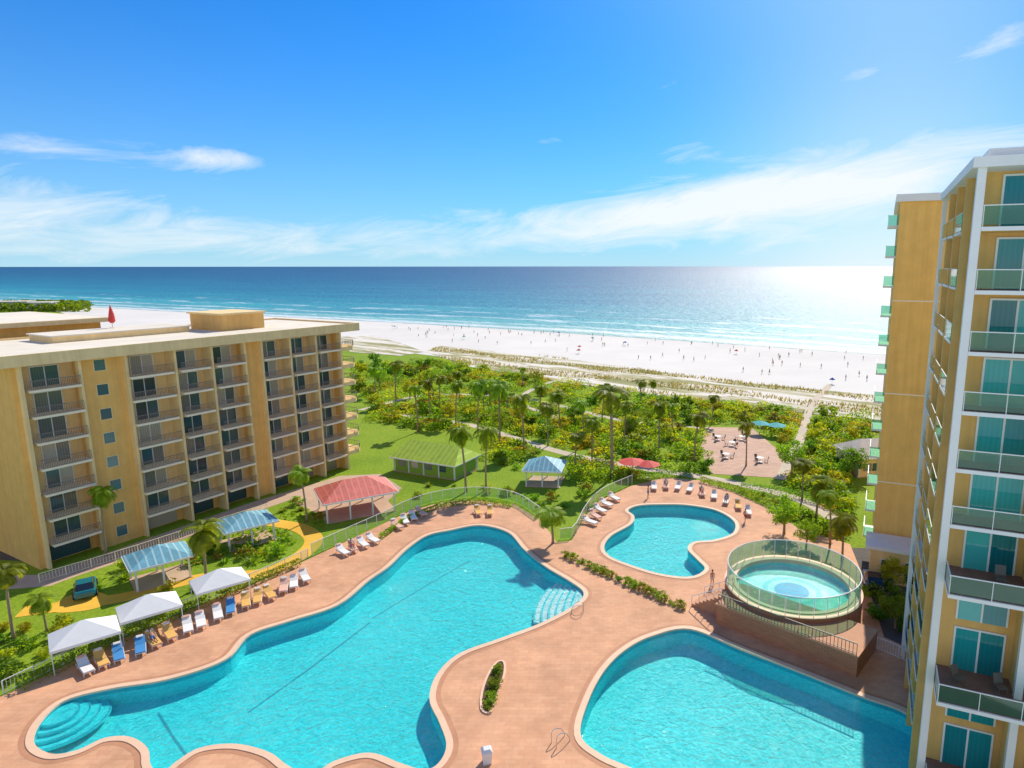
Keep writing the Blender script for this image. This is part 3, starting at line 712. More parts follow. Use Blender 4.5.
# ------------------------------------------------------------------ foliage
def leaf(m, c, L, w, rr, up=.3):
    d = Vector((rr.gauss(0, 1), rr.gauss(0, 1), rr.gauss(0, .7) + up)).normalized()
    s = d.cross(Vector((rr.gauss(0, 1), rr.gauss(0, 1), rr.gauss(0, 1)))).normalized()
    m.add([c - d * L / 2, c + s * w / 2, c + d * L / 2, c - s * w / 2], [(0, 1, 2, 3)])
def crown_mb(rx, ry, rz, zc, n, L, seed, clumps=10):
    rr = random.Random(seed); m = MB(); cl = []
    for i in range(clumps):
        while True:
            p = Vector((rr.uniform(-1, 1), rr.uniform(-1, 1), rr.uniform(-.8, 1)))
            if .3 < p.length < .85: break
        cl.append((Vector((p.x * rx, p.y * ry, zc + p.z * rz)), rr.uniform(.28, .5)))
    for i in range(n):
        c, k = cl[i % clumps]
        q = Vector((rr.gauss(0, 1), rr.gauss(0, 1), rr.gauss(0, 1))).normalized() * (rr.random() ** .35) * k
        p = c + Vector((q.x * rx, q.y * ry, q.z * rz))
        if p.z < .02: p.z = rr.uniform(.02, .3)
        leaf(m, p, L * rr.uniform(.7, 1.3), L * .55 * rr.uniform(.7, 1.3), rr)
    return m
def shrub(seed, mk, label, kind='round', flower=False):
    rr = random.Random(seed)
    t = thing('garden_shrub', label, 'shrub')
    if kind == 'spiky':
        m = MB()
        for i in range(60):
            a = rr.uniform(0, 2 * PI); el = rr.uniform(.35, 1.4); L = rr.uniform(.7, 1.15)
            d = Vector((math.cos(a) * math.cos(el), math.sin(a) * math.cos(el), math.sin(el))); s = Vector((-math.sin(a), math.cos(a), 0)) * .07
            q = d * L; tip = d * L * 1.25 + Vector((0, 0, -.18))
            m.add([-s * .6, s * .6, q * .6 + s, q * .6 - s, tip], [(0, 1, 2, 3), (3, 2, 4)])
    else: m = crown_mb(1.0, 1.0, .75, .72, 420, .27, seed, 10)
    m.build('foliage', M[mk], t)
    sm = MB()
    for i in range(3):
        a = rr.uniform(0, 6); sm.tube([(0, 0, 0), (.1 * math.cos(a), .1 * math.sin(a), .3), (.35 * math.cos(a), .35 * math.sin(a), .75)], [.05, .035, .015], 5)
    sm.build('stem', M['bark'], t)
    if flower:
        f = MB()
        for i in range(40):
            a = rr.uniform(0, 6.28); r = rr.uniform(.3, 1.05); c = Vector((r * math.cos(a), r * math.sin(a), .5 + (1.1 - r) * .9)); leaf(f, c, .22, .2, rr)
        f.build('flowers', M['flower'], t)
    return t
S = {'deep': shrub(1, 'fa', 'x'), 'mid': shrub(3, 'fb', 'x'), 'mid2': shrub(4, 'fb', 'x'), 'yel': shrub(5, 'fc', 'x'), 'yel2': shrub(9, 'fc', 'x'), 'olive': shrub(6, 'fd', 'x'), 'spiky': shrub(7, 'fb', 'x', 'spiky'), 'flower': shrub(8, 'fb', 'x', flower=True)}
SD = dict(deep='dark rounded shrub', mid='green bushy shrub', mid2='green bushy shrub', yel='yellowish shrub', yel2='yellowish shrub', olive='olive shrub', spiky='spiky shrub', flower='orange flowered shrub')
def put_shrubs(pts, kinds, smin, smax, where, group):
    pts = sorted(pts, key=lambda p: P(p)[0])
    for i, p in enumerate(pts):
        k = R.choice(kinds); s = R.uniform(smin, smax)
        place(S[k], USED, (p.x, p.y, p.z), R.uniform(0, 6.28), (s * R.uniform(.85, 1.25), s, s * R.uniform(.65, 1.0)), f"{SD[k]}, {ordn(i)} from the left {where}", group)
def scatter(poly, n, mind, avoid=()):
    q = gp(poly); xs = [p.x for p in q]; ys = [p.y for p in q]; out = []; tries = 0
    while len(out) < n and tries < 8000:
        tries += 1; p = Vector((R.uniform(min(xs), max(xs)), R.uniform(min(ys), max(ys)), 0))
        if inside(p, q) and all((p - o).length > mind for o in out) and not any(inside(p, a) for a in avoid) and not on_path(p, .3): out.append(p)
    return out
AV = [gp([(390, 430), (480, 430), (485, 484), (380, 486)]), gp([(698, 424), (755, 424), (796, 464), (780, 482), (708, 478)]), gp([(312, 470), (400, 470), (400, 520), (312, 522)]), gp([(518, 455), (572, 455), (572, 492), (518, 492)])]
put_shrubs(scatter([(352, 364), (440, 364), (500, 374), (620, 394), (620, 420), (520, 410), (430, 404), (360, 402)], 50, 3.4, AV), ['deep', 'mid', 'mid2', 'olive', 'yel', 'yel2', 'deep'], 1.5, 2.9, 'in the back garden', 'back garden shrubs')
put_shrubs(scatter([(365, 405), (500, 410), (600, 422), (700, 432), (700, 452), (600, 448), (490, 436), (400, 428)], 54, 2.6, AV), ['deep', 'mid', 'mid2', 'yel', 'yel2', 'spiky', 'olive', 'flower'], 1.2, 2.4, 'in the middle garden', 'middle garden shrubs')
put_shrubs(scatter([(620, 396), (740, 408), (870, 419), (870, 436), (740, 428), (620, 418)], 44, 3.0, AV), ['deep', 'olive', 'mid', 'yel', 'mid2'], 1.4, 2.4, 'in the hedge behind the court', 'shrubs behind the court')
put_shrubs(scatter([(600, 450), (700, 456), (706, 476), (640, 466), (600, 462)], 14, 1.9, AV), ['deep', 'mid', 'spiky', 'yel', 'flower'], 1.0, 1.7, 'in the bed left of the court', 'shrubs left of the court')
put_shrubs(scatter([(770, 428), (850, 428), (856, 545), (815, 522), (790, 500), (800, 470)], 30, 2.1, AV), ['deep', 'mid', 'mid2', 'yel', 'yel2'], 1.3, 2.3, 'in the thicket below the tan tower', 'shrubs below the tan tower')
put_shrubs(scatter([(860, 590), (905, 560), (914, 640), (884, 634)], 11, 1.4), ['deep', 'mid', 'yel'], .8, 1.4, 'in the strip behind the brick terrace', 'shrubs behind the terrace')
put_shrubs(scatter([(90, 582), (220, 532), (300, 504), (330, 524), (300, 548), (210, 590), (130, 612)], 24, 1.6, [gp([(128, 538), (195, 538), (195, 588), (128, 588)]), gp([(215, 512), (280, 512), (280, 550), (215, 550)]), gp([(62, 575), (115, 575), (115, 604), (62, 604)])]), ['mid', 'yel', 'deep', 'spiky', 'flower'], .6, 1.2, 'around the two left gazebos', 'shrubs by the left gazebos')
put_shrubs(scatter([(0, 600), (60, 606), (80, 640), (50, 665), (0, 690)], 11, 1.6), ['mid', 'deep', 'yel'], .7, 1.3, 'in the left corner bed', 'left corner shrubs')
put_shrubs([G(566 + 7.6 * i, 557 + 3.35 * i + R.uniform(-1, 1), .1) for i in range(16)], ['mid', 'flower', 'deep', 'flower'], .5, .75, 'in the strip below the upper pool', 'planting strip shrubs')
put_shrubs(scatter([(410, 500), (440, 494), (500, 492), (560, 500), (590, 490), (560, 515), (520, 499), (470, 492), (430, 497)], 10, 1.8), ['mid', 'yel', 'spiky', 'flower'], .6, 1.1, 'outside the curved glass fence', 'shrubs outside the curved fence')
put_shrubs([G(488.5 + 1.4 * i + R.uniform(-1, 1), 708 - 5.4 * i, .1) for i in range(8)], ['mid', 'flower', 'deep'], .42, .58, 'in the small bed between the lower pools', 'small bed shrubs')
put_shrubs(scatter([(755, 494), (800, 512), (850, 540), (800, 530), (770, 510)], 10, 1.2), ['mid', 'deep', 'flower'], .6, 1.0, 'right of the upper pool', 'shrubs right of the upper pool')
put_shrubs(scatter([(490, 440), (600, 460), (640, 474), (600, 482), (580, 492), (560, 480), (500, 466), (490, 455)], 14, 2.2, AV), ['mid', 'spiky', 'deep', 'yel'], .7, 1.4, 'on the lawn around the blue central gazebo', 'lawn shrubs')
put_shrubs(scatter([(385, 484), (420, 486), (500, 484), (500, 490), (400, 500)], 4, 2.5, AV), ['spiky', 'mid'], .5, .9, 'on the lawn below the green pavilion', 'lawn shrubs')
q = smooth(gp([(482, 710), (482, 694), (488, 676), (497, 663), (504, 663), (504, 676), (497, 694), (491, 712)], .1), 4)
pk = thing('planter_bed', 'slim curved planter bed between the two lower pools', 'planter')
m = MB(); m.ring(offset(q, -.08), offset(q, .1), .2); m.skirt(offset(q, -.08), .1, .2); m.skirt(offset(q, .1), .1, .2); m.build('kerb', M['coping'], pk)
MB().sheet(offset(q, -.08), .16).build('soil', M['soil'], pk)
def hedge(pts, w, h, z, label, mk='fb'):
    m = MB(); rr = random.Random(len(label))
    for a, b in zip(pts, pts[1:]):
        L = (b - a).length; d = (b - a).normalized(); n = Vector((-d.y, d.x, 0))
        for i in range(int(L * 120)):
            s = rr.random(); face = rr.random()
            if face < .45: o, zz = rr.uniform(-.5, .5) * w, h * rr.uniform(.88, 1.08)
            else: o, zz = (.5 if face < .72 else -.5) * w * rr.uniform(.8, 1.08), h * rr.random()
            p = a.lerp(b, s) + n * o; p.z = z + zz + .03 * math.sin(s * L * 3); leaf(m, p, .22, .13, rr)
    t = m.build('hedge', M[mk]); return tag(t, label, 'hedge')
hedge(gp([(20, 690), (60, 670), (110, 646), (160, 625), (210, 603)], .1), .8, .8, .1, 'long clipped hedge behind the loungers on the left')
hedge(gp([(218, 600), (260, 582), (300, 565)], .1), .7, .7, .1, 'short clipped hedge at the upper end of the left lounger row')
hedge(gp([(740, 490), (800, 498), (845, 512)]), 1.0, 1.0, 0, 'dark clipped hedge along the path below the court', 'fa')
hedge(gp([(600, 470), (650, 478), (690, 476)]), .9, .8, 0, 'low hedge above the deck of the small upper pool', 'fa')
hedge(gp([(380, 540), (410, 519), (440, 508), (480, 503), (512, 508)], 0), .5, .5, .1, 'narrow hedge inside the curved glass fence')
hedge(gp([(700, 482), (735, 491), (770, 507)], 0), .8, .8, .0, 'low hedge behind the deck corner above the round spa')
def palm(seed, h, nf, fl, label):
    rr = random.Random(seed); t = thing('palm_tree', label, 'palm tree')
    bx, by = rr.uniform(-.07, .07) * h, rr.uniform(-.07, .07) * h
    pts = [(bx * (k / 8) ** 2, by * (k / 8) ** 2, h * k / 8) for k in range(9)]
    MB().tube(pts, [.26, .2, .18, .17, .165, .16, .155, .15, .17], 9).build('trunk', M['bark'], t, True)
    m = MB(); top = Vector(pts[-1])
    for i in range(nf):
        a = i * 2.399 + rr.uniform(-.2, .2); e0 = rr.uniform(-.5, 1.25) if i > 4 else rr.uniform(.8, 1.4); L = fl * rr.uniform(.75, 1.15)
        p = top.copy(); el = e0; ns = 9
        hd = Vector((math.cos(a), math.sin(a), 0)); sd = Vector((-math.sin(a), math.cos(a), 0))
        for j in range(ns + 1):
            d = hd * math.cos(el) + Vector((0, 0, math.sin(el))); q = p + d * L / ns; f = j / ns
            ll = fl * .32 * math.sin(PI * min(1, .12 + f * .86)) + .08
            for s in (-1, 1):
                for kk in (0, .5):
                    b0 = p.lerp(q, kk); dirn = (sd * s * .8 + d * .55 + Vector((0, 0, -.35))).normalized()
                    wv = d * .10
                    m.add([b0 - wv, b0 + wv, b0 + dirn * ll + wv * .3, b0 + dirn * ll - wv * .3], [(0, 1, 2, 3)])
            m.add([p - sd * .03, p + sd * .03, q + sd * .02, q - sd * .02], [(0, 1, 2, 3)])
            p = q; el -= .22 + .05 * rr.random()
    m.build('crown', M['palm'], t)
    return t
PL = [palm(21, 10, 26, 2.9, 'x'), palm(22, 10, 30, 2.8, 'x'), palm(23, 10, 22, 3.2, 'x'), palm(25, 10, 18, 2.7, 'x'), palm(24, 6, 28, 3.0, 'x')]
palms = [(106, 556, 74, 'slim palm rising in front of the hotel facade on the left'), (14, 640, 78, 'palm at the left edge beside the hedge'), (47, 632, 40, 'short palm right of the left edge palm'), (207, 584, 52, 'bushy palm between the two blue left gazebos'), (307, 522, 58, 'palm beside the red pavilion'),
 (466, 492, 70, 'left one of the two palms by the green pavilion corner'), (486, 490, 66, 'right one of the two palms by the green pavilion corner'), (612, 478, 94, 'tallest palm standing near the centre of the gardens'), (659, 452, 52, 'palm left of the court beside the hedge'), (694, 462, 52, 'leaning palm at the left rim of the court'),
 (746, 466, 46, 'palm standing in the court'), (418, 432, 50, 'palm behind the green roofed pavilion'), (500, 446, 68, 'palm between the green pavilion and blue central gazebo'), (478, 436, 58, 'palm in the bed directly right of the green pavilion ridge'), (524, 452, 60, 'palm just behind the blue central gazebo'), (584, 446, 48, 'palm right of the blue central gazebo'),
 (560, 432, 42, 'palm behind the central lawn on its right side'), (602, 428, 46, 'palm behind the tallest palm'), (640, 408, 30, 'small palm before the dune walkway'), (523, 390, 24, 'small distant palm at the dune edge'), (653, 396, 16, 'tiny palm on the dune belt'), (830, 545, 58, 'palm in front of the tan tower podium'), (816, 520, 46, 'palm left of the podium palm'),
 (396, 404, 44, 'palm beside the right end of the hotel'), (440, 408, 34, 'palm in the back garden left of centre'), (460, 402, 32, 'smaller palm in the back garden left of centre'), (376, 396, 30, 'palm peeking out behind the hotel balconies'), (553, 544, 40, 'bushy palm at the notch between the two upper pools'),
 (540, 420, 36, 'palm in the back garden near the centre'), (575, 470, 40, 'palm on the lawn above the upper pool fence'), (672, 436, 34, 'palm behind the court palms'), (508, 412, 30, 'palm at the bend of the back garden path'),
 (430, 418, 40, 'palm at the back left of the green pavilion'), (456, 424, 44, 'palm at the back right of the green pavilion'), (548, 446, 46, 'palm behind the right half of the blue central gazebo'), (624, 450, 50, 'palm right of the tallest palm'), (592, 466, 52, 'palm left of the tallest palm'), (484, 414, 36, 'palm behind the middle garden path'), (802, 500, 44, 'palm at the right end of the garden path'), (842, 560, 50, 'palm between the round spa and tan tower'), (712, 424, 30, 'palm behind the upper left rim of the court')]
for i, (px, py, hp, lab) in enumerate(palms):
    p = G(px, py); h = hp / (F / P(p)[2]); k = i % 4
    if h < 6 or px in (207, 553): k = 4
    base = 6 if k == 4 else 10
    s = h / (base + 1.2)
    if px == 207: s = .95
    if px == 553: s = .62
    kk = max(.75, min(1.3, s)) if k != 4 else max(.5, s)
    kk *= R.uniform(.85, 1.12)
    if px == 553: kk = .85
    place(PL[k], USED, (p.x, p.y, .0), R.uniform(0, 6.28), (kk * .95, kk * .95, s), lab, 'garden palms')
def tree(seed, mk):
    rr = random.Random(seed); t = thing('garden_tree', 'x', 'tree')
    m = MB(); m.tube([(0, 0, 0), (.05, 0, 1.2), (.1, .05, 2.4), (.1, .1, 3.6)], [.22, .17, .13, .05], 8)
    for i in range(6):
        a = i * 1.05 + rr.uniform(-.2, .2); m.tube([(.08, .03, 1.5 + .2 * i), (.8 * math.cos(a), .8 * math.sin(a), 2.4 + .2 * i), (1.7 * math.cos(a), 1.7 * math.sin(a), 3.0 + .25 * i)], [.09, .06, .02], 5)
    m.build('trunk', M['bark'], t); crown_mb(2.6, 2.6, 2.0, 3.6, 1700, .38, seed, 16).build('crown', M[mk], t); return t
TR = [tree(31, 'fa'), tree(32, 'fb'), tree(33, 'fc')]
for i, (px, py, s, k, lab) in enumerate([(792, 474, .95, 1, 'round leafy tree right of the court'), (784, 534, .85, 1, 'round tree above the round spa'), (806, 548, .6, 1, 'small tree just behind the round spa railing'), (380, 388, 1.0, 1, 'leafy tree beyond the hotel end'), (490, 404, .8, 0, 'dark tree in the back garden'), (556, 410, .75, 1, 'leafy tree in the back garden near the centre'), (450, 422, .75, 2, 'yellow green tree behind the green pavilion'), (630, 436, .7, 0, 'dark tree left of the court beds'), (850, 480, .9, 0, 'dark tree by the cottage at the tower foot'), (700, 430, .55, 1, 'small tree at the top left corner of the court'), (410, 398, .8, 2, 'yellow green tree near the hotel end'), (895, 628, .55, 1, 'small tree in the strip beside the near tower'), (893, 590, .6, 2, 'yellow green small tree beside the drive'),
    (520, 424, .7, 2, 'yellow green tree in the middle garden'), (586, 432, .65, 2, 'yellow green tree behind the right lawn'), (430, 386, .8, 1, 'leafy tree at the far left of the back garden'), (574, 424, .75, 0, 'dark tree at the centre of the garden'), (648, 424, .7, 1, 'leafy tree behind the dark tree left of the court'), (540, 398, .8, 1, 'leafy tree before the dune walkway'), (500, 428, .7, 1, 'leafy tree behind the palms of the green pavilion')]):
    p = G(px, py); place(TR[k], USED, (p.x, p.y, 0), R.uniform(0, 6), s, lab, 'garden trees')
# dense low planting that reads as one mass: leaf meshes of mixed colour
rr = random.Random(5); covers = (MB(), MB(), MB(), MB())
ZN = ((([(352, 364), (440, 362), (540, 378), (640, 394), (870, 418), (870, 440), (690, 440), (600, 445), (490, 432), (370, 425)]), 12000, .8, 560), (([(365, 405), (500, 412), (600, 424), (700, 434), (700, 460), (600, 456), (490, 442), (400, 430)]), 4000, .6, 240), (([(780, 430), (850, 430), (850, 545), (800, 520), (785, 500)]), 2500, .7, 80), (([(90, 584), (220, 532), (300, 504), (330, 525), (210, 590), (130, 614)]), 2600, .25, 0), (([(490, 436), (640, 462), (700, 470), (690, 478), (640, 474), (580, 484), (490, 460)]), 2000, .4, 75))
for poly, n, h, lumps in ZN:
    q = gp(poly); xs = [p.x for p in q]; ys = [p.y for p in q]
    for c in range(n):
        p = Vector((rr.uniform(min(xs), max(xs)), rr.uniform(min(ys), max(ys)), 0))
        if inside(p, q) and not any(inside(p, a) for a in AV):
            if math.sin(p.x * .35 + 1) + math.sin(p.y * .27) > -.3 and not on_path(p, -.7): p.z = rr.random() * h; leaf(covers[0], p, .6, .35, rr)
    c = 0; tr_ = 0
    while c < lumps and tr_ < 9000:
        tr_ += 1
        p = Vector((rr.uniform(min(xs), max(xs)), rr.uniform(min(ys), max(ys)), 0))
        if not inside(p, q) or any(inside(p, a) for a in AV) or on_path(p, .2): continue
        c += 1; r = rr.uniform(.7, 2.2); hh = r * rr.uniform(.45, .95); rx = r * rr.uniform(.8, 1.5); mm = covers[rr.choice((0, 0, 0, 1, 1, 2, 2, 3))]
        for j in range(int(65 * r)):
            v = Vector((rr.gauss(0, 1), rr.gauss(0, 1), abs(rr.gauss(0, 1)))).normalized() * rr.uniform(.7, 1.12)
            leaf(mm, p + Vector((v.x * rx, v.y * r, .05 + v.z * hh)), .42, .26, rr)
tag(covers[0].build('undergrowth', M['fb']), 'low leafy undergrowth filling the garden beds', 'ground cover', kind='stuff')
tag(covers[1].build('undergrowth', M['fc']), 'yellow green low planting mixed through the garden beds', 'ground cover', kind='stuff')
tag(covers[2].build('undergrowth', M['fa']), 'dark green low planting mixed through the garden beds', 'ground cover', kind='stuff')
tag(covers[3].build('undergrowth', M['fo']), 'copper orange low planting mixed through the garden beds', 'ground cover', kind='stuff')
m = MB(); q = gp(DUNE); xs = [p.x for p in q]; ys = [p.y for p in q]; c = 0
while c < 8500:
    p = Vector((rr.uniform(min(xs), max(xs)), rr.uniform(min(ys), max(ys)), .08))
    if not inside(p, q): continue
    c += 1
    dd_ = p.x * SN.x + p.y * SN.y; ss_ = -p.x * SN.y + p.y * SN.x
    if math.sin(dd_ * .42 + .6 * math.sin(ss_ * .06)) + .6 * math.sin(ss_ * .15 + dd_ * .1) < .05: continue
    for j in range(3):
        a = rr.uniform(0, 6.28); d = Vector((math.cos(a), math.sin(a), 0)); L = rr.uniform(.35, .8)
        m.add([p - d * .12, p + d * .12, p + Vector((math.sin(a) * .35, -math.cos(a) * .35, L))], [(0, 1, 2)])
tag(m.build('dune_grass', M['dgrass']), 'dry dune grass growing behind the beach', 'grass', kind='stuff')
m = MB()
for i in range(4500):
    p = G(rr.uniform(-60, 70) + rr.uniform(0, 25), rr.uniform(306, 312)); p.z = rr.uniform(0, 5); leaf(m, p, 2.6, 1.8, rr)
tag(m.build('far_wood', M['fa']), 'distant strip of trees on the left coast', 'wood', kind='stuff')
for i, (px, py, w, lab) in enumerate([(14, 309, 22, 'distant pale flat roofed house on the left coast'), (44, 310, 14, 'smaller distant house right of the pale coast house')]):
    p = G(px, py); t = thing('coast_house', lab, 'house', p, .3)
    MB().box(-w / 2, w / 2, -6, 6, 0, 5.5).build('wall', M['white'], t); MB().box(-w / 2 - .6, w / 2 + .6, -6.6, 6.6, 5.5, 6.0).build('roof', M['roofm'], t)
    for j in range(4): MB().box(-w / 2 + 2 + j * w / 4.6, -w / 2 + 3.6 + j * w / 4.6, -6.05, -6.002, 2.8, 4.6).build('window', M['wglass'], t)
# ------------------------------------------------------------------ pavilions
def gazebo(name, c, rz, w, d, h, rise, mk, label, cat, posts=2, wall=None, ridge=0.0):
    t = thing(name, label, cat, (c.x, c.y, 0), rz)
    ov = .5; X, Y = w / 2 + ov, d / 2 + ov; r = ridge / 2
    m = MB(); m.add([(-X, -Y, h), (X, -Y, h), (X, Y, h), (-X, Y, h), (-r, 0, h + rise), (r, 0, h + rise)], [(0, 1, 5, 4), (2, 3, 4, 5), (1, 2, 5), (3, 0, 4), (3, 2, 1, 0)])
    m.build('roof', M[mk], t)
    m = MB()
    for a, b in (((-X, -Y), (X, -Y)), ((X, -Y), (X, Y)), ((X, Y), (-X, Y)), ((-X, Y), (-X, -Y))): m.bar((*a, h - .1), (*b, h - .1), .12, .18)
    m.build('fascia', M['white'], t)
    for i in range(posts + 1):
        for y in (-d / 2, d / 2):
            x = -w / 2 + w * i / posts; MB().box(x - .09, x + .09, y - .09, y + .09, 0, h - .02).build('post', M['white'], t)
    MB().box(-w / 2 - .2, w / 2 + .2, -d / 2 - .2, d / 2 + .2, .031, .08).build('floor', M['walk'], t)
    if wall:
        m = MB(); m.box(-w / 2 + .12, w / 2 - .12, -d / 2 + .12, d / 2 - .12, .08, h - .25); m.build('wall', M[wall], t)
        for i in range(4):
            x = -w / 2 + .8 + i * (w - 1.2) / 4; MB().box(x, x + 1.3, -d / 2 + .05, -d / 2 + .118, 1.0, 2.2).build('window', M['wglass'], t)
    return t
gazebo('gazebo', G(161, 578), .75, 4.6, 3.8, 2.5, 1.2, 'roof_b', 'blue roofed open gazebo nearest the left hedge', 'gazebo')
gazebo('gazebo', G(248, 541), .75, 4.8, 3.8, 2.5, 1.2, 'roof_b', 'blue roofed open gazebo between the left palm and orange path', 'gazebo')
gazebo('gazebo', G(545, 482), -.1, 4.8, 4.8, 2.6, 1.5, 'roof_b', 'blue roofed open gazebo on the central lawn', 'gazebo')
gazebo('pavilion', G(357, 510), .55, 8.4, 6.0, 2.8, 1.7, 'roof_r', 'large red roofed open pavilion beside the hotel', 'pavilion', 3, ridge=3.0)
gazebo('pavilion', G(436, 470), -.42, 11.5, 6.0, 2.4, 2.1, 'roof_g', 'long lime green roofed pavilion on the lawn', 'pavilion', 4, 'wall_g', ridge=9.5)
gazebo('cottage', G(868, 470), .1, 7, 7, 3.2, 2.0, 'wood', 'pale roofed cottage at the foot of the tan tower', 'cottage', 2, 'cream', ridge=3)
def canopy(c, rz, label):
    t = thing('shade_canopy', label, 'canopy', (c.x, c.y, .1), rz, 'white shade canopies')
    X, Y, h, r = 2.3, 1.7, 2.1, .15
    m = MB(); m.add([(-X, -Y, h), (X, -Y, h), (X, Y, h), (-X, Y, h), (-r, 0, h + 1.15), (r, 0, h + 1.15)], [(0, 1, 5, 4), (2, 3, 4, 5), (1, 2, 5), (3, 0, 4)])
    m.build('fabric', M['canvas'], t)
    m = MB()
    for a, b in (((-X, -Y), (X, -Y)), ((X, -Y), (X, Y)), ((X, Y), (-X, Y)), ((-X, Y), (-X, -Y))): m.bar((*a, h - .11), (*b, h - .11), .02, .2)
    m.build('valance', M['canvas'], t)
    for x in (-X + .1, X - .1):
        for y in (-Y + .1, Y - .1): MB().tube([(x, y, 0), (x, y, h - .05)], .04, 6).build('post', M['alu'], t)
for k, (px, py) in enumerate([(88, 657), (152, 629), (222, 601)]):
    canopy(G(px, py), .72, 'white fabric shade canopy behind the left loungers, ' + ['nearest of three', 'middle of three', 'farthest of three'][k])
def parasol(mk, r, h, label, c, group, cat='parasol', name='parasol'):
    t = thing(name, label, cat, c, R.uniform(0, 1), group)
    MB().tube([(0, 0, 0), (0, 0, h)], .035, 6).build('pole', M['alu'], t)
    m = MB(); n = 8
    for i in range(n):
        a, b = 2 * PI * i / n, 2 * PI * (i + 1) / n; m.add([(0, 0, h), (r * math.cos(a), r * math.sin(a), h - .6), (r * math.cos(b), r * math.sin(b), h - .6), (r * .93 * math.cos((a + b) / 2), r * .93 * math.sin((a + b) / 2), h - .62)], [(0, 1, 3), (0, 3, 2)])
    m.build('canopy', M[mk], t); MB().tube([(0, 0, 0), (0, 0, .1)], .28, 10).build('base', M['slab'], t); return t
parasol('red', 2.2, 2.9, 'red parasol above the small upper pool, left one', G(632, 476), 'red parasols')
parasol('red', 1.9, 2.8, 'red parasol above the small upper pool, right one', G(648, 478), 'red parasols')
parasol('teal', 1.8, 2.7, 'teal parasol behind the court, left one', G(760, 434), 'teal parasols')
parasol('teal', 1.8, 2.7, 'teal parasol behind the court, right one', G(776, 436), 'teal parasols')
def table_set(c, label):
    t = thing('cafe_table', label, 'table', (c.x, c.y, .03), 0, 'court tables')
    MB().tube([(0, 0, .7), (0, 0, .75)], .6, 14).build('tabletop', M['white'], t); MB().tube([(0, 0, .02), (0, 0, .7)], .05, 6).build('leg', M['steel'], t); MB().tube([(0, 0, 0), (0, 0, .03)], .3, 10).build('base', M['steel'], t)
for i, (px, py) in enumerate([(718, 440), (732, 446), (726, 458), (742, 440), (760, 462)]):
    c = G(px, py); table_set(c, f'small round white table in the court, {ordn(sorted([718, 726, 732, 742, 760]).index(px))} from the left')
    for j in range(3):
        a = j * 2.1 + i; pz = (c.x + math.cos(a) * 1.0, c.y + math.sin(a) * 1.0, .03)
        o = copy_tree(cpz); o.location = pz; o.rotation_euler = (0, 0, a - PI / 2); tag(o, 'small dark chair around a white table in the court', None, 'court chairs'); o.name = 'cafe_chair'
# ------------------------------------------------------------------ loungers
def lounger(mk):
    t = thing('sun_lounger', 'x', 'sun lounger')
    m = MB()
    for x in (-.33, .33): m.bar((x, -.98, .32), (x, .95, .32), .05, .06)
    for y in (-.97, 0, .93): m.bar((-.31, y, .31), (.31, y, .31), .04, .04)
    m.build('frame', M['alu'], t)
    for x in (-.31, .31):
        for y in (-.8, .75): MB().box(x - .025, x + .025, y - .025, y + .025, 0, .29).build('leg', M['alu'], t)
    m = MB(); m.box(-.32, .32, -.98, .25, .36, .43); m.build('seat_pad', M[mk], t)
    m = MB(); m.add([(-.32, .26, .36), (.32, .26, .36), (.32, .98, .74), (-.32, .98, .74), (-.32, .23, .43), (.32, .23, .43), (.32, .94, .81), (-.32, .94, .81)], [(3, 2, 1, 0), (4, 5, 6, 7), (0, 1, 5, 4), (2, 3, 7, 6), (1, 2, 6, 5), (3, 0, 4, 7)]); m.build('backrest', M[mk], t)
    m = MB(); m.box(-.22, .22, -.09, .09, 0, .1); o = m.build('head_pillow', M['sling_w' if mk != 'sling_w' else 'sling_p'], t); o.location = (0, .84, .78); o.rotation_euler = (.49, 0, 0)
    return t
LG = {k: lounger('sling_' + k) for k in 'wybp'}
LC = dict(w='white', y='amber', b='blue', p='salmon')
def row(pts, tgt, where, group):
    pos = []
    for i, (px, py, k) in enumerate(sorted(pts)):
        p = G(px, py, .1); d = G(px + tgt[0], py + tgt[1], .1) - p
        rz = math.atan2(d.y, d.x) + PI / 2 + R.uniform(-.18, .18)
        place(LG[k], USED, p, rz, 1.12, f'{LC[k]} sun lounger, {ordn(i)} from the left {where}', group); pos.append((p, rz))
    return pos
rA = row([(86, 671, 'w'), (102, 664, 'y'), (119, 658, 'b'), (141, 651, 'b'), (154, 644, 'y'), (170, 637, 'y'), (188, 630, 'w'), (201, 625, 'w'), (218, 617, 'w'), (231, 611, 'b'), (246, 605, 'y'), (258, 601, 'y'), (270, 597, 'y'), (284, 590, 'p'), (294, 586, 'w'), (305, 580, 'w')], (6, 22), 'along the left hedge', 'left pool loungers')
rB = row([(343, 554, 'w'), (353, 550, 'p'), (363, 546, 'w'), (373, 542, 'w')], (14, 12), 'left of the large pool top lobe', 'upper left loungers')
rC = row([(397, 528, 'p'), (405, 523, 'w'), (413, 519, 'w'), (421, 515, 'p')], (14, 12), 'beside the curved glass fence', 'fence loungers')
rC2 = row([(478, 514, 'y'), (490, 514, 'y')], (0, 12), 'behind the large pool top lobe', 'top lobe loungers')
rD = row([(590, 524, 'w'), (595, 518, 'p'), (600, 512, 'w'), (606, 506, 'w'), (614, 500, 'w')], (14, 6), 'left of the small upper pool', 'upper pool loungers')
rE = row([(654, 489, 'w'), (666, 488, 'p'), (678, 489, 'w'), (690, 491, 'w'), (702, 495, 'p'), (714, 498, 'w'), (726, 503, 'w'), (738, 508, 'y'), (748, 514, 'w')], (-2, 12), 'behind the small upper pool', 'upper row loungers')
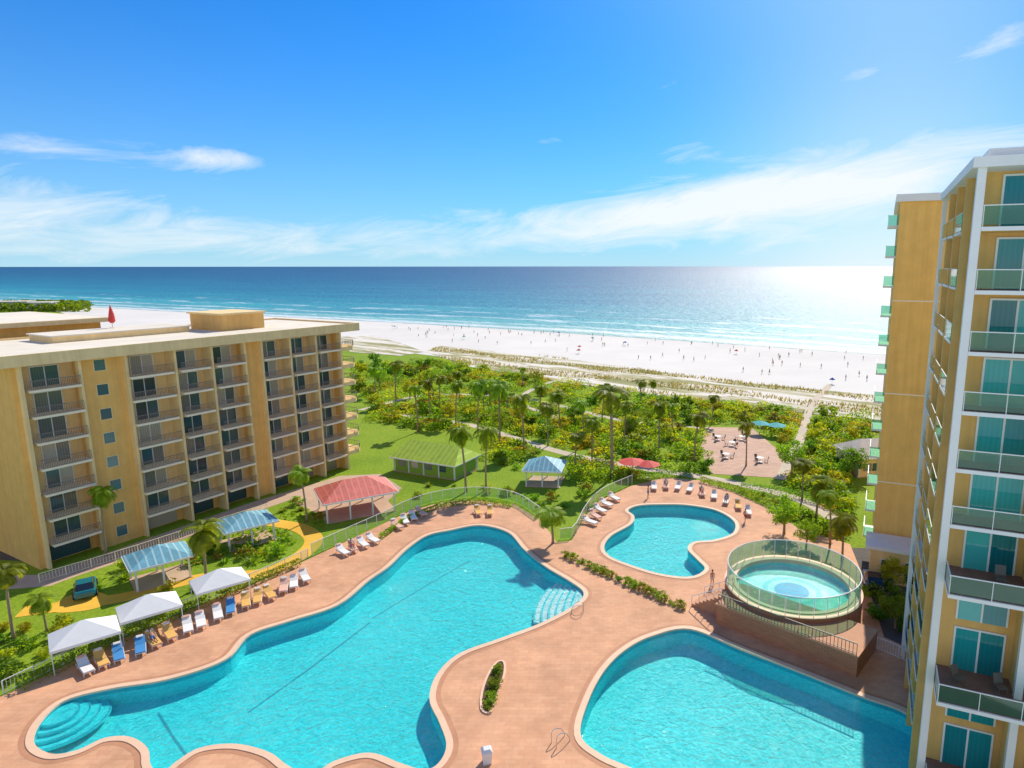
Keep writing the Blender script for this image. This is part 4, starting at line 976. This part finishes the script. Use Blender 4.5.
# ------------------------------------------------------------------ people
def skin_body(name, J, E, Rd, parent):
    me = bpy.data.meshes.new(name); ks = list(J); ix = {k: i for i, k in enumerate(ks)}
    me.from_pydata([J[k] for k in ks], [(ix[a], ix[b]) for a, b in E], []); o = bpy.data.objects.new(name, me); col.objects.link(o)
    md = o.modifiers.new('s', 'SKIN'); sv = me.skin_vertices[0].data
    for k in ks: sv[ix[k]].radius = Rd[k] if isinstance(Rd[k], tuple) else (Rd[k], Rd[k])
    sv[ix['pelvis']].use_root = True
    o.modifiers.new('u', 'SUBSURF').levels = 1
    dg = bpy.context.evaluated_depsgraph_get(); dg.update(); nm = bpy.data.meshes.new_from_object(o.evaluated_get(dg))
    bpy.data.objects.remove(o); nm.name = name; nm.materials.clear(); nm.materials.append(M['skin'])
    nm.polygons.foreach_set('use_smooth', [True] * len(nm.polygons))
    b = bpy.data.objects.new(name, nm); col.objects.link(b); b.parent = parent; return b
E0 = [('pelvis', 'spine'), ('spine', 'chest'), ('chest', 'neck'), ('neck', 'head'), ('head', 'crown')]
for s in 'LR': E0 += [('chest', 'sh' + s), ('sh' + s, 'el' + s), ('el' + s, 'wr' + s), ('wr' + s, 'ha' + s), ('pelvis', 'hi' + s), ('hi' + s, 'kn' + s), ('kn' + s, 'an' + s), ('an' + s, 'to' + s)]
RD = dict(pelvis=(.14, .10), spine=(.125, .09), chest=(.15, .105), neck=.052, head=.085, crown=.075)
for s in 'LR': RD.update({'sh' + s: .058, 'el' + s: .043, 'wr' + s: .03, 'ha' + s: .035, 'hi' + s: .09, 'kn' + s: .058, 'an' + s: .038, 'to' + s: .035})
def stand(walk):
    J = dict(pelvis=(0, 0, .95), spine=(0, 0, 1.14), chest=(0, .01, 1.34), neck=(0, 0, 1.5), head=(0, -.02, 1.6), crown=(0, -.01, 1.71))
    for s, x in (('L', 1), ('R', -1)):
        g = walk * x
        J.update({'sh' + s: (x * .17, .01, 1.43), 'el' + s: (x * .23, .1 * g, 1.16), 'wr' + s: (x * .24, .12 * g - .1, .94), 'ha' + s: (x * .24, .12 * g - .13, .85), 'hi' + s: (x * .09, 0, .88), 'kn' + s: (x * .10, -.16 * g - .02, .5), 'an' + s: (x * .10, -.22 * g + .04, .09), 'to' + s: (x * .11, -.22 * g - .12, .04)})
    return J
def lie():
    J = dict(pelvis=(0, .15, .55), spine=(0, .32, .63), chest=(0, .50, .74), neck=(0, .64, .83), head=(0, .73, .91), crown=(0, .82, .98))
    for s, x in (('L', 1), ('R', -1)):
        J.update({'sh' + s: (x * .17, .58, .77), 'el' + s: (x * .27, .38, .62), 'wr' + s: (x * .25, .14, .56), 'ha' + s: (x * .24, .04, .55), 'hi' + s: (x * .09, .08, .55), 'kn' + s: (x * .11, -.34, .62), 'an' + s: (x * .11, -.76, .52), 'to' + s: (x * .12, -.86, .62)})
    return J
def person(J, clo, lab):
    t = thing('person', lab, 'person'); skin_body('body', J, E0, RD, t)
    v = {k: Vector(p) for k, p in J.items()}
    m = MB(); up = v['pelvis'].lerp(v['spine'], .35)
    m.tube([v['pelvis'].lerp(v['spine'], -.35), v['pelvis'], up], [.15, .165, .15], 10)
    for s in 'LR': m.tube([v['hi' + s].lerp(v['pelvis'], .3), v['hi' + s].lerp(v['kn' + s], .45)], [.115, .095], 8)
    m.build('shorts', M[clo], t, True)
    c = v['crown']; d = (v['crown'] - v['head']).normalized()
    MB().tube([c - d * .05 + Vector((0, .03, 0)), c + d * .02, c + d * .065, c + d * .085], [.098, .1, .07, .02], 9).build('hair', M['hair'], t, True)
    return t
PS = []
for i, (wk, cl) in enumerate([(0, 'cl_blue'), (1, 'cl_red'), (.8, 'cl_black'), (.3, 'cl_white'), (.9, 'cl_teal')]): PS.append(person(stand(wk), cl, 'x'))
CN = ['blue', 'red', 'black', 'white', 'teal']
for i, (px, py, k, lab) in enumerate([(648, 498, 0, 'person in blue shorts standing behind the small upper pool'), (745, 522, 1, 'person in red shorts walking right of the small upper pool'), (712, 586, 3, 'person in white shorts standing near the spa stairs')]):
    place(PS[k], USED, G(px, py, .1), R.uniform(0, 6), 1, lab, 'people on the pool deck')
ly = [person(lie(), 'cl_blue', 'x'), person(lie(), 'cl_red', 'x')]
for i, (rw, j, k, lab) in enumerate([(rE, 1, 0, 'person in blue shorts reclining on the second lounger behind the upper pool'), (rE, 4, 1, 'person in red shorts reclining on the fifth lounger behind the upper pool'), (rE, 6, 0, 'person in blue shorts reclining on the seventh lounger behind the upper pool'), (rB, 1, 1, 'person in red shorts reclining beside the large pool top lobe'), (rA, 4, 0, 'person in blue shorts reclining on an amber lounger by the hedge')]):
    p, rz = rw[j]; place(ly[k], USED, p, rz, 1.05, lab, 'people on loungers')
bq = gp([(385, 323), (500, 330), (620, 338), (740, 346), (868, 355), (868, 388), (760, 378), (660, 367), (560, 354), (470, 345), (400, 337)])
xs = [p.x for p in bq]; ys = [p.y for p in bq]; c = 0
while c < 95:
    p = Vector((R.uniform(min(xs), max(xs)), R.uniform(min(ys), max(ys)), .05))
    if not inside(p, bq): continue
    c += 1; k = R.choice([0, 2, 1, 4, 3, 3])
    place(PS[k], USED, p, R.uniform(0, 6.28), R.uniform(.78, .95), f'tiny beachgoer in {CN[k]} shorts standing on the distant white sand', f'beachgoers in {CN[k]} shorts')
bp0 = {}
for k in range(9):
    while True:
        p = Vector((R.uniform(min(xs), max(xs)), R.uniform(min(ys), max(ys)), .05))
        if inside(p, bq): break
    mk = ('cl_blue', 'teal', 'red')[k % 3]; nm = ('blue', 'teal', 'red')[k % 3]
    if mk not in bp0: bp0[mk] = parasol(mk, .85, 1.9, 'x', (0, 0, 0), None, 'beach umbrella', 'beach_umbrella')
    place(bp0[mk], USED, p, 0, 1, f'small {nm} beach umbrella open on the distant white sand', f'{nm} beach umbrellas')
# ------------------------------------------------------------------ cars
def car(mk, c, rz, label):
    t = thing('parked_car', label, 'car', c, rz)
    def loft(secs):
        m = MB(); n = len(secs[0]); vs = [p for s in secs for p in s]; fs = []
        for i in range(len(secs) - 1):
            for j in range(n): k = (j + 1) % n; fs.append((i * n + j, i * n + k, (i + 1) * n + k, (i + 1) * n + j))
        fs.append(tuple(range(n - 1, -1, -1))); fs.append(tuple(range((len(secs) - 1) * n, len(secs) * n))); return m.add(vs, fs)
    def sec(x, w, z0, z1): return [(x, -w * .9, z0), (x, -w, z0 + .2), (x, -w * .97, z1 - .12), (x, -w * .82, z1), (x, w * .82, z1), (x, w * .97, z1 - .12), (x, w, z0 + .2), (x, w * .9, z0)]
    loft([sec(-2.15, .72, .35, .75), sec(-2.0, .84, .25, .92), sec(-1.2, .9, .22, .96), sec(.6, .9, .22, .95), sec(1.7, .86, .22, .82), sec(2.1, .74, .3, .66)]).build('body', M[mk], t)
    def cab(x, w, z): return [(x, -w, .93), (x, -w * .8, z), (x, w * .8, z), (x, w, .93)]
    loft([cab(-1.75, .76, .96), cab(-1.15, .8, 1.36), cab(.1, .8, 1.40), cab(.95, .76, .96)]).build('cabin_glass', M['carglass'], t)
    MB().add([(-1.1, -.6, 1.38), (.1, -.6, 1.42), (.1, .6, 1.42), (-1.1, .6, 1.38), (-1.1, -.62, 1.34), (.1, -.62, 1.38), (.1, .62, 1.38), (-1.1, .62, 1.34)], [(0, 1, 2, 3), (0, 4, 5, 1), (1, 5, 6, 2), (2, 6, 7, 3), (3, 7, 4, 0)]).build('roof', M[mk], t)
    for x in (-1.3, 1.3):
        for y in (-.86, .86):
            w = MB().tube([(x, y - .1, .32), (x, y + .1, .32)], .32, 14).build('wheel', M['tyre'], t); s = 1 if y > 0 else -1
            MB().tube([(x, y + s * .101, .32), (x, y + s * .115, .32)], .19, 10).build('rim', M['steel'], w)
    for y in (-.55, .55): MB().box(2.0, 2.12, y - .14, y + .14, .5, .62).build('headlight', M['lamp'], t)
car('car_t', G(86, 592, .03), 2.2, 'teal car parked left of the nearest blue gazebo')
car('car_d', G(872, 585, .02), 1.3, 'dark car on the drive behind the round spa')
car('car_g', G(893, 572, .02), 1.3, 'silver car on the drive beside the tan tower')
# ------------------------------------------------------------------ small deck things
def handrail(c, rz, label):
    t = thing('pool_handrail', label, 'handrail', c, rz)
    for x in (-.3, .3): MB().tube([(x, -.5, 0), (x, -.5, .7), (x, -.4, .88), (x, -.1, .92), (x, .3, .7), (x, .6, .2), (x, .62, -.5)], .03, 6).build('rail', M['steel'], t)
handrail(G(560, 742, .1), -.9, 'steel handrails on the deck beside the lower right pool')
handrail(G(578, 612, .1), 1.5, 'steel handrails at the curved steps of the large pool')
b = thing('waste_bin', 'white waste bin standing on the deck at the bottom edge', 'bin', G(487, 762, .1), .3)
MB().add([(-.26, -.26, 0), (.26, -.26, 0), (.26, .26, 0), (-.26, .26, 0), (-.32, -.32, .85), (.32, -.32, .85), (.32, .32, .85), (-.32, .32, .85)], [(3, 2, 1, 0), (4, 5, 6, 7), (0, 1, 5, 4), (1, 2, 6, 5), (2, 3, 7, 6), (3, 0, 4, 7)]).build('body', M['white'], b)
MB().add([(-.35, -.35, .86), (.35, -.35, .86), (.35, .35, .86), (-.35, .35, .86), (-.2, -.2, 1.05), (.2, -.2, 1.05), (.2, .2, 1.05), (-.2, .2, 1.05)], [(3, 2, 1, 0), (4, 5, 6, 7), (0, 1, 5, 4), (1, 2, 6, 5), (2, 3, 7, 6), (3, 0, 4, 7)]).build('lid', M['alu'], b)
# ------------------------------------------------------------------ light
AZ, EL = math.radians(22), math.radians(41)
sd = Vector((math.sin(AZ) * math.cos(EL), math.cos(AZ) * math.cos(EL), math.sin(EL)))
sl = bpy.data.lights.new('sun', 'SUN'); sl.energy = 5.0; sl.angle = math.radians(.5); sl.color = (1, .92, .77)
so = bpy.data.objects.new('sun', sl); col.objects.link(so); so.rotation_euler = (-sd).to_track_quat('-Z', 'Y').to_euler(); so.location = (60, 60, 80)
wd = bpy.data.worlds.new('World'); scn.world = wd; wd.use_nodes = True; nt = wd.node_tree
bg = nt.nodes['Background']; bg.inputs[1].default_value = .15
sk = nt.nodes.new('ShaderNodeTexSky'); sk.sky_type = 'NISHITA'; sk.sun_disc = False; sk.sun_elevation = EL; sk.sun_rotation = AZ
sk.air_density = 1.0; sk.dust_density = .3; sk.ozone_density = 2.0; sk.altitude = 0
tc = nt.nodes.new('ShaderNodeTexCoord'); w = nt.nodes.new('ShaderNodeSeparateXYZ'); nt.links.new(tc.outputs['Generated'], w.inputs[0])
az = mth(nt, 'ARCTAN2', w.outputs[0], w.outputs[1]); el = mth(nt, 'ARCSINE', w.outputs[2])
sky = mixc(nt, 1, sk.outputs[0], (.01, .45, .98), 'MULTIPLY')
hz = mth(nt, 'EXPONENT', mth(nt, 'MULTIPLY', mth(nt, 'MAXIMUM', el, 0.0), -8.0))
sky = mixc(nt, mth(nt, 'MULTIPLY', hz, .92), sky, (3.4, 5.3, 6.3))
dt = nt.nodes.new('ShaderNodeVectorMath'); dt.operation = 'DOT_PRODUCT'; nt.links.new(tc.outputs['Generated'], dt.inputs[0]); dt.inputs[1].default_value = sd
gl = mth(nt, 'POWER', mth(nt, 'MAXIMUM', dt.outputs['Value'], 0.0), 20.0)
sky = mixc(nt, mth(nt, 'MULTIPLY', gl, .8, clamp=True), sky, (5.0, 6.7, 7.4))
da = mth(nt, 'DIVIDE', mth(nt, 'SUBTRACT', az, AZ + .04), .20)
lowg = mth(nt, 'MULTIPLY', mth(nt, 'EXPONENT', mth(nt, 'MULTIPLY', mth(nt, 'MULTIPLY', da, da), -1.0)), mth(nt, 'EXPONENT', mth(nt, 'MULTIPLY', mth(nt, 'MAXIMUM', el, 0.0), -4.0)))
sky = mixc(nt, mth(nt, 'MULTIPLY', lowg, .62, clamp=True), sky, (6.6, 6.9, 7.0))
def dirpx(px, py):
    u = (px - CX) / F; v = (CY - py) / F; d = Vector((u, cp + v * sp, -sp + v * cp)).normalized(); return math.atan2(d.x, d.y), math.asin(d.z)
mask = None
for px, py, wa, we, tilt, g in ((840, 190, .34, .060, .13, 1.75), (650, 212, .28, .034, .12, 1.25), (60, 212, .28, .058, -.05, 1.2), (150, 150, .16, .022, -.1, .9), (30, 145, .06, .010, 0, .9), (1000, 38, .06, .02, .3, 1.1), (860, 75, .05, .014, .2, .95), (680, 152, .07, .02, .3, .95), (552, 140, .04, .009, 0, .95), (330, 242, .5, .024, 0, .72), (230, 158, .05, .012, 0, .8), (430, 218, .14, .018, .05, .65), (655, 90, .05, .008, .3, .6)):
    a0, e0 = dirpx(px, py)
    da = mth(nt, 'SUBTRACT', az, a0); de = mth(nt, 'SUBTRACT', mth(nt, 'SUBTRACT', el, e0), mth(nt, 'MULTIPLY', da, tilt))
    q = mth(nt, 'ADD', mth(nt, 'POWER', mth(nt, 'ABSOLUTE', mth(nt, 'DIVIDE', da, wa)), 2.0), mth(nt, 'POWER', mth(nt, 'ABSOLUTE', mth(nt, 'DIVIDE', de, we)), 2.0))
    k = mth(nt, 'MULTIPLY', mth(nt, 'EXPONENT', mth(nt, 'MULTIPLY', q, -1.0)), g); mask = k if mask is None else mth(nt, 'ADD', mask, k)
# unseen bright clouds added behind the viewpoint as fill light for the hotel facade
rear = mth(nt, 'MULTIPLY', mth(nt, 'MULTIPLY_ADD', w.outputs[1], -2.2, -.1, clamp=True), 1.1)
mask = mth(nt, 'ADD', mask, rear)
nz = noise(nt, comb(nt, mth(nt, 'MULTIPLY', az, 6.0), mth(nt, 'MULTIPLY', mth(nt, 'SUBTRACT', el, mth(nt, 'MULTIPLY', az, .12)), 24.0)), 1.0, 10, .68, .9)
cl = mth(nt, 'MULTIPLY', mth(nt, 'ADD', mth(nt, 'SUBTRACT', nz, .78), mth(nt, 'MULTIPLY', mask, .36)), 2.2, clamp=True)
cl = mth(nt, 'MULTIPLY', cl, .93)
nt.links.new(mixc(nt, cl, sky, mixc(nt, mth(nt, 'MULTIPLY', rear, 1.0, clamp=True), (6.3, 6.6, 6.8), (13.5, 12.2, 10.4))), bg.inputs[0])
